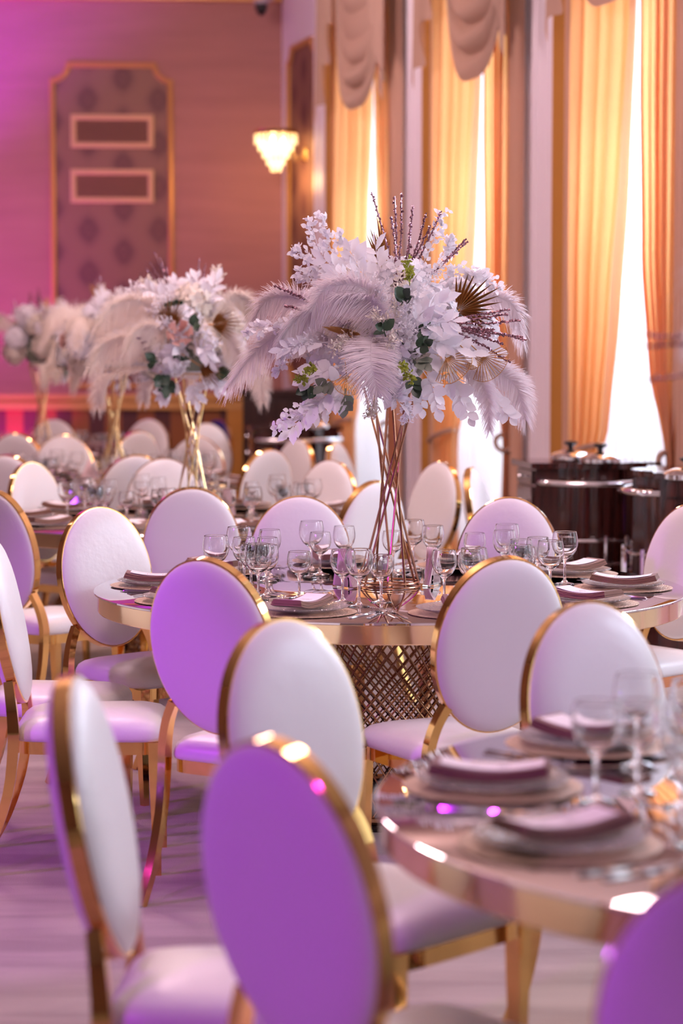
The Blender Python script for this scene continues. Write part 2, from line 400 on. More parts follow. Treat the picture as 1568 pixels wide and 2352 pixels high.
struct(bobj(MB().box((-12, -0.03, 0), (xs, 0, 0.12)), 'baseboard_back', M['wood2']))

def frame_band(path, width, depth, y0):
    """a flat moulding that follows a closed 2-D path (x, z) anticlockwise; the band grows inward"""
    n = len(path); rs = []
    for i in range(n):
        p = Vector(path[i]); d1 = (p - Vector(path[i - 1])).normalized(); d2 = (Vector(path[(i + 1) % n]) - p).normalized()
        n1 = Vector((-d1.y, d1.x)); n2 = Vector((-d2.y, d2.x)); m = n1 + n2
        m = m * (1.0 / max(0.35, 1 + n1.dot(n2))) if m.length > 1e-4 else n1
        q = p + m * width; mid = p + m * width * 0.5
        rs.append([(p.x, y0, p.y), (p.x, y0 - depth * 0.7, p.y), (mid.x, y0 - depth, mid.y), (q.x, y0 - depth * 0.6, q.y), (q.x, y0, q.y)])
    return MB().rings(rs, True, False, False, None, True)
def notched(x0, x1, z0, z1, r):
    pts = []
    for cx, cz, a0 in ((x1, z0, 180), (x1, z1, 270), (x0, z1, 0), (x0, z0, 90)):
        for k in range(7):
            a = R(a0 - 15 * k) if False else R(a0 - 90 * k / 6)
            pts.append((cx + r * math.cos(a), cz + r * math.sin(a)))
    return pts
xl, zt = bw(113, 143); xr, zb = bw(400, 893)
path = notched(xl, xr, zb, zt, 0.145)
wp = thing('wall_panel', 'tall damask wallpaper panel in a gold frame with scooped corners on end wall', 'wall panel', CORNER, BA)
n_ = len(path)
MB().add([(x, -0.008, z) for x, z in path], [tuple(range(n_))]).build('wallpaper', M['damask'], wp, False)
frame_band(path, 0.045, 0.035, -0.004).build('frame', M['gilt'], wp, True, 30)
for (y0, y1, nm) in ((263, 341, 'upper'), (389, 467, 'lower')):
    a, zA = bw(162, y0); b, zB = bw(353, y1)
    vt = thing('air_vent', '%s of the two framed louvre vents on the damask panel' % nm, 'vent', CORNER, BA, 'vents on the damask panel')
    frame_band([(a, zB), (b, zB), (b, zA), (a, zA)], 0.048, 0.03, -0.010).build('frame', M['ventframe'], vt, False)
    MB().box((a + 0.04, -0.012, zB + 0.04), (b - 0.04, -0.009, zA - 0.04)).build('backing', M['dark'], vt, False)
    ns = 13; h = (zA - zB - 0.09) / ns; sl = None
    for k in range(ns):
        z = zB + 0.045 + (k + 0.5) * h
        if sl is None:
            sl = MB().add([(a + 0.045, -0.028, -h * 0.45), (b - 0.045, -0.028, -h * 0.45), (b - 0.045, -0.014, h * 0.3), (a + 0.045, -0.014, h * 0.3),
                           (a + 0.045, -0.025, -h * 0.5), (b - 0.045, -0.025, -h * 0.5), (b - 0.045, -0.011, h * 0.25), (a + 0.045, -0.011, h * 0.25)],
                          [(0, 1, 2, 3), (7, 6, 5, 4), (0, 4, 5, 1), (2, 6, 7, 3)]).mesh('slat', mat('vent_slat', (0.42, 0.20, 0.15), 0.5), False)
        obj('slat', sl, vt, (0, 0, z))

# panel and crystal sconce on the window wall, next to the corner
path = notched(18.02, 18.93, 1.25, bw(700, 120)[1] * 1.0, 0.12)
wp = thing('wall_panel', 'narrow damask panel with gold frame behind the lit crystal sconce', 'wall panel', WLOC, WALL_ANGLE)
MB().add([(x, 0.008, z) for x, z in path], [tuple(range(len(path) - 1, -1, -1))]).build('wallpaper', M['damask'], wp, False)
fb = frame_band(path, 0.05, 0.035, 0.0); fb.v = [(x, -y + 0.004, z) for x, y, z in fb.v]; fb.f = [f[::-1] for f in fb.f]
fb.build('frame', M['gilt'], wp, True, 30)
SC_T, SC_Z = 18.38, at_y(650, 330, 19.0).z
sco = thing('crystal_sconce', 'lit tiered crystal sconce with gold rim on the corner wall', 'wall lamp', WP(SC_T, WALL_N, SC_Z), WALL_ANGLE)
MB().lathe([(0.0, 0), (0.065, 0), (0.075, 0.01), (0.055, 0.022), (0.02, 0.03), (0, 0.03)], 20, Matrix.Translation((0, 0.008, -0.09)) @ Matrix.Rotation(R(-90), 4, 'X')).build('backplate', M['brass'], sco)
MB().tube(spline([(0, 0.03, -0.09), (0, 0.09, -0.14), (0, 0.12, -0.04), (0, 0.20, 0.09)], 14), 0.012, 8).build('arm', M['brass'], sco)
SX = 0.27
MB().lathe([(0.165, 0.075), (0.185, 0.075), (0.19, 0.09), (0.175, 0.115), (0.10, 0.125), (0, 0.128), (0, 0.115), (0.165, 0.105)], 32, Matrix.Translation((0, SX, 0))).build('rim', M['brass'], sco)
prism = MB().rings([[(0.011, 0, 0.0), (0, 0.006, 0.0), (-0.011, 0, 0.0), (0, -0.006, 0.0)], [(0.014, 0, -0.07), (0, 0.009, -0.07), (-0.014, 0, -0.07), (0, -0.009, -0.07)],
                    [(0.002, 0, -0.095), (0, 0.002, -0.095), (-0.002, 0, -0.095), (0, -0.002, -0.095)]]).mesh('crystal_prism', M['crystal'], False)
for rr, zz, nn in ((0.175, 0.085, 24), (0.145, 0.03, 20), (0.11, -0.03, 16), (0.075, -0.09, 12), (0.04, -0.14, 7)):
    for k in range(nn):
        a = 2 * math.pi * k / nn
        obj('crystal_prism', prism, sco, mx=Matrix.Translation((rr * math.cos(a), SX + rr * math.sin(a), zz)) @ Matrix.Rotation(a + math.pi / 2, 4, 'Z'))
for a in (0, 2.1, 4.2):
    MB().lathe([(0, 0.06), (0.012, 0.05), (0.02, 0.02), (0.014, -0.01), (0, -0.03)], 12, Matrix.Translation((0.05 * math.cos(a), SX + 0.05 * math.sin(a), 0.0))).build('bulb', M['bulb'], sco)
pl = bpy.data.lights.new('sconce_glow', 'POINT'); pl.energy = 11; pl.color = (1.0, 0.55, 0.25); pl.shadow_soft_size = 0.08
po = obj('sconce_glow', pl, None); po.location = WP(SC_T, WALL_N - SX - 0.02, SC_Z - 0.30)

# surveillance camera under the cornice
q = at_y(600, 14, 19.2)
cc = thing('security_camera', 'small black dome camera hanging near the top of the corner', 'camera', q)
MB().lathe([(0, 0.02), (0.05, 0.02), (0.055, 0.0), (0.05, -0.03), (0.03, -0.07), (0, -0.085)], 20).build('lens_dome', M['black'], cc)
MB().tube([(0, 0, 0.01), (0.04, 0.1, 0.08), (0.08, 0.30, 0.12)], 0.03, 8).build('bracket', M['greyplastic'], cc)
MB().lathe([(0, 0.05), (0.06, 0.05), (0.065, 0.02), (0.055, 0.015), (0, 0.015)], 20).build('housing', M['greyplastic'], cc)

# ---------------------------------------------------------------- curtains
def grid_surface(nu, nv, fn):
    vs = [fn(i / nu, j / nv) for j in range(nv + 1) for i in range(nu + 1)]
    fs = [(j * (nu + 1) + i, j * (nu + 1) + i + 1, (j + 1) * (nu + 1) + i + 1, (j + 1) * (nu + 1) + i) for j in range(nv) for i in range(nu)]
    return MB().add(vs, fs)
def interp(tab, z):
    for (z0, a), (z1, b) in zip(tab, tab[1:]):
        if z0 <= z <= z1:
            k = (z - z0) / (z1 - z0); k = k * k * (3 - 2 * k) * 0.4 + k * 0.6
            return a + (b - a) * k
    return tab[-1][1] if z > tab[-1][0] else tab[0][1]
FAR = [(0, 0.40), (0.95, 0.46), (1.13, 0.36), (1.8, 0.22), (2.53, 0.10), (3.43, 0.0), (4.75, -0.02)]
NEAR = [(0, -0.44), (0.95, -0.52), (1.08, -0.46), (1.45, -0.22), (2.05, -0.09), (3.0, -0.03), (4.75, 0.0)]
WN = ['farthest window', 'middle window', 'nearest window behind the drinks cart']
for i in range(3):
    t = WIN_T[i]; c = t - 0.22; rnd = random.Random(i * 7 + 3)
    ph = rnd.random() * 6
    sh = grid_surface(110, 8, lambda u, v: (t - 0.75 + 1.5 * u, 0.03 + 0.018 * math.sin(u * 2 * math.pi * 17 + ph), 0.03 + 4.7 * v))
    tag(wobj(sh, 'sheer_curtain', M['sheer'], None, True, 0), 'white sheer curtain hanging across the %s' % WN[i], 'curtain', 'sheer curtains')
    for side, tab, outer in ((1, FAR, t + 0.70), (-1, NEAR, t - 0.72)):
        def fn(u, v, side=side, tab=tab, outer=outer, ph=ph):
            z = 0.02 + 4.73 * v; inn = c + interp(tab, z) - (0.15 if i == 0 and side < 0 and z < 3.6 else 0)
            x = outer + (inn - outer) * u
            tight = max(0.35, min(1.0, abs(inn - outer) / 0.75))
            a_ = u * 2 * math.pi * 4.6 + ph + side + 0.25 * math.sin(z * 1.1 + side)
            d = 0.10 + 0.044 * tight * math.sin(a_) + 0.010 * tight * math.sin(2.7 * a_ + 1) + 0.008 * math.sin(u * 31 + z * 1.3)
            x += 0.026 * math.sin(2 * a_) * min(1, 6 * u, 6 * (1 - u))
            return (x, d, z)
        dr = tag(obj('window_drape', None, None, WLOC, WALL_ANGLE), 'gold drape on the %s side of the %s' % ('far' if side > 0 else 'near', WN[i]), 'curtain', 'gold window drapes')
        grid_surface(90, 44, fn).build('panel', M['drape'], dr, True, 0)
        inn = c + interp(tab, 0.95); o2 = outer
        tie = MB(); pts = []
        for k in range(25):
            a = 2 * math.pi * k / 24
            pts.append(((inn + o2) / 2 + (abs(inn - o2) / 2 + 0.01) * math.cos(a), 0.125 + 0.055 * math.sin(a), 0.97 - 0.05 * math.cos(a) * side))
        tie.tube(pts[:-1], 0.016, 6, None, True).build('tieback', M['swag'], dr)
        sp_ = grid_surface(40, 6, lambda u, v, side=side: (t + side * (0.67 + 0.20 * u), 0.07 + 0.028 * math.sin(u * 2 * math.pi * 3.5 + ph), 0.02 + 4.73 * v))
        tag(wobj(sp_, 'side_curtain', M['sidecloth'], None, True, 0), 'pleated beige curtain on the %s edge of the %s' % ('far' if side > 0 else 'near', WN[i]), 'curtain', 'beige side curtains')
        # cascading tail of the valance
        def tail(u, v, side=side):
            x = t - 0.2 + side * (0.88 - 0.36 * u)
            zb_ = 3.34 + 0.75 * u + 0.05 * math.sin(u * 2 * math.pi * 2.5)
            z = 4.8 + (zb_ - 4.8) * v
            return (x + 0.03 * math.sin(u * 15) * v, 0.25 + 0.03 * math.sin(u * 2 * math.pi * 2.5 + 0.6) * (0.4 + 0.6 * v), z)
        tl = tag(obj('valance_tail', None, None, WLOC, WALL_ANGLE), 'beige valance tail at the %s end over the %s' % ('far' if side > 0 else 'near', WN[i]), 'curtain', 'valance tails')
        grid_surface(48, 16, tail).build('fabric', M['swag'], tl, True, 0)
    SWC = (-0.38, -0.48, -0.18)[i]; SWZ = (1.30, 1.38, 1.22)[i]
    def swag(u, v):
        s = math.sin(math.pi * u); prof = 1 - abs(2 * u - 1) ** 3.4
        dep = 0.12 + SWZ * v ** 0.9
        fold = math.sin(v * 2 * math.pi * 6.5 + 1.2 * (u - 0.5)) * (0.6 + 0.4 * math.sin(v * 9 + i))
        return (t + SWC + (0.80 - 1.56 * u) * (1 - 0.06 * v), 0.205 + 0.05 * s * (0.35 + v * 0.65) + 0.045 * fold * (0.25 + 0.75 * s), 4.80 - dep * prof + 0.02 * math.cos(v * 2 * math.pi * 6.5) * s)
    sw = tag(obj('curtain_swag', None, None, WLOC, WALL_ANGLE), 'draped beige swag in deep folds over the %s' % WN[i], 'curtain', 'curtain swags')
    grid_surface(40, 70, swag).build('fabric', M['swag'], sw, True, 0)
    struct(wobj(MB().box((t - 1.0, 0.02, 4.78), (t + 1.0, 0.24, 4.95)), 'trim_%d' % (30 + i), M['white_trim']), 'white pelmet board above the window')

# dark sideboard in the far corner
q = at_y(640, 1000, 18.55)
sbd = thing('sideboard', 'tall dark walnut sideboard in the far corner behind the cart', 'cabinet', (q.x - 0.1, 18.6, 0), R(2))
MB().box((-0.20, -0.25, 0.08), (0.33, 0.25, 1.18)).build('body', M['wood2'], sbd, False)
MB().box((-0.22, -0.28, 1.18), (0.35, 0.27, 1.225)).build('top', M['wood2'], sbd, False)
MB().box((-0.18, -0.22, 0), (0.31, 0.22, 0.08)).build('plinth', M['dark'], sbd, False)
for a, b in ((-0.18, 0.055), (0.07, 0.31)):
    d = MB().box((a, -0.275, 0.12), (b, -0.25, 1.14)).build('door', M['wood2'], sbd, False)
    MB().box((a + 0.05, -0.285, 0.17), (b - 0.05, -0.275, 1.09)).build('door_panel', M['wood2'], d, False)
    x = b - 0.03 if a < 0 else a + 0.03
    MB().lathe([(0, 0), (0.008, 0), (0.008, 0.02), (0.016, 0.03), (0.012, 0.045), (0, 0.048)], 12, Matrix.Translation((x, -0.275, 0.7)) @ Matrix.Rotation(R(90), 4, 'X')).build('knob', M['brass'], d)
# ================================================================ CHAIRS
OA, OB, OZC, OYC, TILT = 0.200, 0.252, 0.742, -0.25, R(11)
OM = Matrix.Translation((0, OYC, OZC)) @ Matrix.Rotation(TILT, 4, 'X')     # local: x across, y = front normal, z along the oval
def ell(s, y, n=56, k=1.0):
    return [(OA * s * math.cos(2 * math.pi * j / n), y, OB * s * math.sin(2 * math.pi * j / n)) for j in range(n)]
def seat_outline(s, z, n=48):
    pts = []
    for j in range(n):
        a = 2 * math.pi * j / n; c, d = math.cos(a), math.sin(a)
        e = 0.27
        x = math.copysign(abs(c) ** e, c); y = math.copysign(abs(d) ** e, d)
        hw = 0.205 + 0.012 * y
        pts.append((x * hw * s, 0.02 + y * 0.225 * s, z))
    return pts
def make_chair(pad='leather'):
    t = thing('banquet_chair', 'x', 'chair')
    sec = [(-0.006, -0.011), (0.002, -0.011), (0.0045, -0.009), (0.0045, 0.019), (0.002, 0.021), (-0.006, 0.021)]
    n = 64; rs = []
    for j in range(n):
        a = 2 * math.pi * j / n; nx, nz = math.cos(a) / OA, math.sin(a) / OB; l = math.hypot(nx, nz); nx /= l; nz /= l
        rs.append([(OA * math.cos(a) + nx * r, d, OB * math.sin(a) + nz * r) for r, d in sec])
    MB().rings(rs, True, False, False, OM, True).build('back_rim', M['gold'], t, True, 35)
    fr = [ell(s, 0.019 + 0.030 * (1 - s ** 5) ** 0.7) for s in (1.0, 0.99, 0.97, 0.94, 0.88, 0.78, 0.6, 0.35, 0.1)]
    fr = [ell(0.985, -0.005)] + fr
    MB().rings([r[::-1] for r in fr], True, False, True, OM).build('back_cushion', M[pad], t, True, 0)
    br = [ell(s, -0.010 - 0.024 * (1 - s ** 8) ** 0.6) for s in (1.0, 0.99, 0.97, 0.94, 0.88, 0.78, 0.6, 0.35, 0.1)]
    br = [ell(0.985, 0.005)] + br
    MB().rings(br, True, False, True, OM).build('back_panel', M['backcloth'], t, True, 0)
    rs = [seat_outline(s, z) for s, z in ((0.96, 0.402), (1.0, 0.406), (1.012, 0.416), (1.005, 0.432), (0.97, 0.448), (0.90, 0.460), (0.74, 0.471), (0.45, 0.478), (0.1, 0.480))]
    MB().rings(rs).build('seat_cushion', M['leather'], t, True, 0)
    rs = [seat_outline(0.975, 0.366), seat_outline(0.975, 0.404), seat_outline(0.87, 0.404), seat_outline(0.87, 0.366)]
    MB().rings([r for r in rs], True, False, False, None, True).build('seat_frame', M['gold'], t, True, 35)
    for sx in (-1, 1):
        def sect(x, y, z, w, d): return [(x - w, y - d, z), (x + w, y - d, z), (x + w, y + d, z), (x - w, y + d, z)]
        fl_ = [sect(sx * 0.193, 0.215, 0.403, 0.020, 0.020), sect(sx * 0.193, 0.215, 0.32, 0.019, 0.019), sect(sx * 0.190, 0.218, 0.10, 0.013, 0.013), sect(sx * 0.188, 0.220, 0.0, 0.011, 0.011)]
        MB().rings(fl_).build('leg', M['gold'], t, False)
        P = spline([(sx * 0.150, -0.222, 0.575), (sx * 0.178, -0.212, 0.52), (sx * 0.196, -0.204, 0.45), (sx * 0.198, -0.205, 0.38), (sx * 0.198, -0.222, 0.25), (sx * 0.198, -0.268, 0.11), (sx * 0.198, -0.325, 0.0)], 18)
        rs = []
        for i, p in enumerate(P):
            d = (P[min(i + 1, 18)] - P[max(i - 1, 0)]).normalized(); a = Vector((1, 0, 0)); a = (a - d * a.dot(d)).normalized(); b = d.cross(a)
            w_, d_ = 0.013, 0.017 - 0.005 * abs(i - 7) / 11
            rs.append([p + a * w_ * u + b * d_ * v for u, v in ((-1, -1), (1, -1), (1, 1), (-1, 1))])
        MB().rings(rs).build('leg', M['gold'], t, True, 30)
    return t
TOPV = OM @ Vector((0, 0, OB + 0.004))
chair = make_chair(); chair_n = []
def put_chair(px, py, phi, label, proto=chair, state=chair_n, group='oval-backed banquet chairs'):
    """stand a chair so that the top of its oval back shows at (px, py); phi: facing, 0 away from the camera, 90 right"""
    p = at_z(px, py, TOPV.z); rz = -R(phi)
    off = Matrix.Rotation(rz, 3, 'Z') @ Vector((0, TOPV.y, 0))
    return place(proto, state, (p.x - off.x, p.y - off.y, 0), rz, label, group)
def put_chair_at(x, y, phi, label):
    return place(chair, chair_n, (x, y, 0), -R(phi), label, 'oval-backed banquet chairs')
# round the front right table
put_chair(612, 1700, 50, 'purple-lit chair in the foreground, its back filling the bottom centre')
put_chair(146, 1552, 93, 'foreground chair seen edge-on at the lower left')
put_chair(630, 1422, 133, 'white chair turned half right behind the big purple foreground chair')
put_chair(1335, 1382, 147, 'mauve-lit chair facing the camera across the front right table')
put_chair(1730, 1990, 28, 'dark purple chair cut off by the bottom right corner')
# round the central table
put_chair(464, 1283, 31, 'purple-lit chair back at the front left of the central table')
put_chair(1166, 1280, -25, 'pale lavender chair back at the front right of the central table')
put_chair(220, 1165, 137, 'bright white chair facing the central table from its left')
put_chair(688, 1140, 176, 'chair on the far side of the central table, left of the flower stand')
put_chair(1174, 1143, 199, 'chair on the far side of the central table before the drinks cart')
put_chair(1600, 1158, 232, 'pinkish chair at the right edge, facing the central table')
put_chair_at(-0.775, 6.72, 88, 'chair at the left edge seen from its side, nearer of two such seats')
put_chair_at(-0.96, 7.16, 100, 'chair at the left edge seen from its side, farther of two such seats')
# round the second table, behind on the left
put_chair(440, 1120, -6, 'lavender chair back behind the central table, below the second flower stand')
put_chair(-18, 1127, 40, 'purple chair back cut off by the left edge')
put_chair(64, 1062, 122, 'pale chair facing right at the left end of the second table')
put_chair(866, 1105, -44, 'bluish white chair with gold edge seen behind the rods of the flower stand')
put_chair(764, 1057, 222, 'pink-tinged chair facing left at the right end of the second table')
put_chair(377, 1053, 176, 'pink chair on the far side of the second table behind its flower stand')
# round the third table
put_chair(620, 1032, -44, 'bright white chair with amber gold edge left of the far drinks cart')
put_chair(312, 1045, -8, 'lilac chair back in front of the third flower stand')
put_chair(688, 1008, 232, 'pink chair partly hidden behind the bright white chair near the far cart')
put_chair(455, 1003, 197, 'greyish pink chair behind the rods of the second flower stand')
put_chair(146, 1000, 172, 'pale chair in the left background between two flower stands')
# farthest table and odd chairs
put_chair(318, 990, -42, 'brilliant white sunlit chair back far behind on the left')
put_chair(344, 962, 202, 'mauve chair against the striped dado, farthest of all, behind the brilliant white chair')
put_chair(34, 995, 18, 'dusty pink chair back at the left edge in the far background')
put_chair(125, 963, 186, 'lilac chair before the striped dado at the left')
put_chair(14, 1045, 24, 'rosy chair top peeping in at the left edge')
put_chair(1016, 1061, 236, 'pink chair turned left in front of the window, right of the flower stand')
put_chair(1076, 1074, 104, 'chair seen edge-on with a broad gold rim next to the curtain')
put_chair(766, 1015, 110, 'chair seen edge-on with a shining rim beside the far drinks cart')
put_chair(470, 972, 150, 'small sunlit chair back just above the greyish pink chair')
nv = make_chair('navy')
put_chair(503, 964, 225, 'chair with navy blue cushion by the ochre post of the end wall', nv, [])

# ================================================================ TABLES
TT = 0.76
rodm = {}
def rod_mesh(r0, z0, r1, z1, tw, rad, n=6):
    a = Vector((r0, 0, z0)); b = Vector((r1 * math.cos(tw), r1 * math.sin(tw), z1))
    return MB().tube([a, b], rad, n)
def make_table():
    t = thing('round_banquet_table', 'x', 'table')
    MB().lathe([(0, TT - 0.009), (0.999, TT - 0.009), (1.002, TT - 0.007), (1.002, TT - 0.002), (0.998, TT), (0, TT)], 128).build('mirror_top', M['mirror'], t, True, 30)
    MB().lathe([(0.90, TT - 0.068), (0.988, TT - 0.068), (0.990, TT - 0.065), (0.990, TT - 0.010), (0.90, TT - 0.010)], 128).build('rim_band', M['band'], t, True, 30)
    MB().lathe([(0, TT - 0.05), (0.90, TT - 0.05), (0.90, TT - 0.012), (0, TT - 0.012)], 64).build('underside', M['dark'], t, True, 30)
    ring = MB()
    for z in (0.03, TT - 0.075):
        ring = MB().tube([(0.375 * math.cos(2 * math.pi * k / 48), 0.375 * math.sin(2 * math.pi * k / 48), z) for k in range(48)], 0.014, 8, None, True)
        ring.build('base_ring', M['bronze'], t)
    MB().lathe([(0.30, 0), (0.40, 0), (0.40, 0.012), (0.385, 0.016), (0.30, 0.016)], 64).build('foot_ring', M['dark'], t, True, 30)
    for sg in (1, -1):
        me = rod_mesh(0.372, 0.03, 0.372, TT - 0.07, sg * R(100), 0.0036).mesh('lattice_rod', M['bronze'])
        for k in range(46):
            obj('lattice_rod', me, t, (0, 0, 0), 2 * math.pi * (k + (0.25 if sg > 0 else 0)) / 46)
    return t
tb = make_table(); tb_n = []
TAB = {'c': (at_z(895, 1348, TT), 'central table'), 'f': (Vector((1.06, 3.94, TT)), 'front right table'),
       's': (Vector((-0.71, 10.55, TT)), 'second table behind on the left'), 't': (Vector((-1.36, 13.25, TT)), 'third table'), 'e': (Vector((-2.26, 16.75, TT)), 'farthest table')}
LAB = {'c': 'mirror-topped round table on a bronze lattice base in the centre', 'f': 'mirror-topped round table cut off by the right edge in the foreground',
       's': 'round gold-rimmed table behind on the left under the second flower stand', 't': 'third round table back under the blurred flowers at left', 'e': 'farthest round table before the striped dado'}
for k in 'cfste':
    p = TAB[k][0]; place(tb, tb_n, (p.x, p.y, 0), R(7), LAB[k], 'round banquet tables')
# ================================================================ FLOWER STANDS
SH = 0.69
def make_stand(m):
    t = thing('flower_stand', 'x', 'vase stand')
    for r, z in ((0.103, 0.005), (0.098, 0.018), (0.092, SH)):
        MB().tube([(r * math.cos(2 * math.pi * k / 40), r * math.sin(2 * math.pi * k / 40), z) for k in range(40)], 0.0036, 8, None, True).build('ring', m, t)
    me = rod_mesh(0.100, 0.006, 0.092, SH, R(147), 0.0042, 8).mesh('rod', m)
    for k in range(8): obj('rod', me, t, (0, 0, 0), 2 * math.pi * (k + 0.28) / 8 + (0.12 if k % 2 else -0.05))
    MB().lathe([(0, SH - 0.03), (0.06, SH - 0.02), (0.088, SH + 0.0), (0.088, SH + 0.012), (0, SH + 0.012)], 24).build('bowl', M['card'], t)
    return t
st1 = make_stand(M['rose']); p = TAB['c'][0]
place(st1, [], (p.x, p.y, TT), R(20), 'rose gold stand of crossed rods on the central mirror table', 'flower stands')
st2 = make_stand(M['brass']); s2 = []
for k, lab in (('s', 'pale gold rod stand on the second table at left of centre'), ('t', 'blurred gold rod stand third from the front'),
               ('e', 'faint gold rod stand farthest back before the magenta-lit rail'), ('f', 'gold rod stand on the front right table')):
    p = TAB[k][0]; place(st2, s2, (p.x, p.y, TT), R(33 * len(s2)), lab, 'flower stands')

# ================================================================ FLOWERS
def frame_from(x, up):
    x = x.normalized(); z = (up - x * up.dot(x))
    if z.length < 1e-4: z = x.orthogonal()
    z.normalize(); y = z.cross(x)
    return Matrix((x, y, z)).transposed().to_4x4()
def feather(pts, W, side, seed, dens=190, down=0.5, broad=False):
    dens = int(dens * 1.8)
    rnd = random.Random(seed); n = 40; P = spline(pts, n); mb = MB()
    L = sum((P[i + 1] - P[i]).length for i in range(n)); side = Vector(side).normalized()
    mb.tube(P, [0.0026 * (1 - 0.8 * i / n) for i in range(n + 1)], 5)
    for sg in (-1, 1):
        for k in range(dens):
            t = 0.10 + 0.90 * (k + rnd.random()) / dens
            x = t * n; i = min(int(x), n - 1); p = P[i].lerp(P[i + 1], x - i)
            T = (P[min(i + 2, n)] - P[max(i - 1, 0)]).normalized()
            S = (side - T * side.dot(T)); S.normalize(); Nn = T.cross(S)
            prof = min(1, ((t - 0.06) / 0.22)) ** 0.7 * (1 - 0.35 * max(0, (t - 0.55) / 0.45) ** 2)
            ln = W * prof * rnd.uniform(0.78, 1.12)
            ang = (R(6 + 72 * t ** 4.5) if broad else R(14 + 56 * t ** 2.2)) + rnd.gauss(0, 0.09)
            d = S * (sg * math.cos(ang)) + T * math.sin(ang) + Nn * rnd.gauss(0, 0.10)
            curl = rnd.uniform(0.2, 1.0); wdt = rnd.uniform(0.0018, 0.0034)
            ring = []; m = 4
            for j in range(m + 1):
                u = j / m
                q = p + d * (ln * (u - 0.10 * curl * u * u)) + Vector((0, 0, -1)) * (ln * down * curl * u ** 2.2) + T * (ln * 0.22 * curl * u ** 3)
                hw = wdt * (1 - 0.75 * u)
                wv = (T * 0.8 + Nn * rnd.uniform(-0.4, 0.4)) * hw
                ring.append([q - wv, q + wv])
            mb.rings(ring, False)
    return mb
def leaf_serr():
    o = [(0, 0), (0.18, 0.13), (0.30, 0.17), (0.33, 0.22), (0.48, 0.21), (0.53, 0.25), (0.66, 0.19), (0.72, 0.20), (0.84, 0.10), (1, 0)]
    v = [(x, 0, -0.10 * x * x) for x, y in o]; k = len(v)
    for sg in (1, -1): v += [(x, sg * y, 0.28 * y - 0.10 * x * x) for x, y in o[1:-1]]
    f = []; m = len(o) - 2
    for s in range(2):
        b = k + s * m
        for i in range(m - 1):
            q = (i + 1, i + 2, b + i + 1, b + i); f.append(q if s == 0 else q[::-1])
        f.append((0, 1, b) if s == 0 else (0, b, 1)); f.append((m, k - 1, b + m - 1) if s == 0 else (m, b + m - 1, k - 1))
    return v, f
def leaf_round():
    o = [(0, 0), (0.12, 0.20), (0.35, 0.36), (0.6, 0.36), (0.82, 0.22), (1, 0)]
    v = [(x, 0, -0.18 * x * x) for x, y in o]; k = len(v)
    for sg in (1, -1): v += [(x, sg * y, 0.16 * y - 0.18 * x * x) for x, y in o[1:-1]]
    f = []; m = len(o) - 2
    for s in range(2):
        b = k + s * m
        for i in range(m - 1):
            q = (i + 1, i + 2, b + i + 1, b + i); f.append(q if s == 0 else q[::-1])
        f.append((0, 1, b) if s == 0 else (0, b, 1)); f.append((m, k - 1, b + m - 1) if s == 0 else (m, b + m - 1, k - 1))
    return v, f
LEAF = {'serr': leaf_serr(), 'round': leaf_round()}
LEAFM = {}
def leaf_mesh(kind, m):
    if (kind, m.name) not in LEAFM: LEAFM[kind, m.name] = MB().add(*LEAF[kind]).mesh('leaf', m, True, 0)
    return LEAFM[kind, m.name]
def spray(par, name, pts, n, size, kind, m, seed, single=True, face=(0, -1, 0.3), stem=0.0022, fan=0.7, t0=0.25):
    """a stem with leaves along it; big leaves are objects of their own"""
    rnd = random.Random(seed); P = spline(pts, 24); mb = MB().tube(P, [stem * (1 - 0.6 * i / 24) for i in range(25)], 5)
    mats = []; face = Vector(face)
    for k in range(n):
        t = t0 + (1 - t0) * (k + 0.5) / n
        x = t * 24; i = min(int(x), 23); p = P[i].lerp(P[i + 1], x - i); T = (P[i + 1] - P[i]).normalized()
        S = T.cross(face); S.normalize()
        sg = 1 if k % 2 else -1
        d = T * rnd.uniform(0.5, 1.0) + S * sg * fan * rnd.uniform(0.6, 1.3) + face * rnd.uniform(-0.2, 0.5)
        if k == n - 1: d = T
        up = face + Vector((rnd.gauss(0, 0.45), rnd.gauss(0, 0.3), rnd.gauss(0, 0.45)))
        mats.append(Matrix.Translation(p) @ frame_from(d, up) @ Matrix.Scale(size * rnd.uniform(0.7, 1.15) * (1 - 0.35 * (t - t0)), 4))
    if single:
        o = mb.build(name, m, par)
        me = leaf_mesh(kind, m)
        for mx in mats: obj('leaf', me, o, mx=mx)
    else:
        for mx in mats: mb.add(*LEAF[kind], mx)
        o = mb.build(name, m, par, True, 0)
    return o
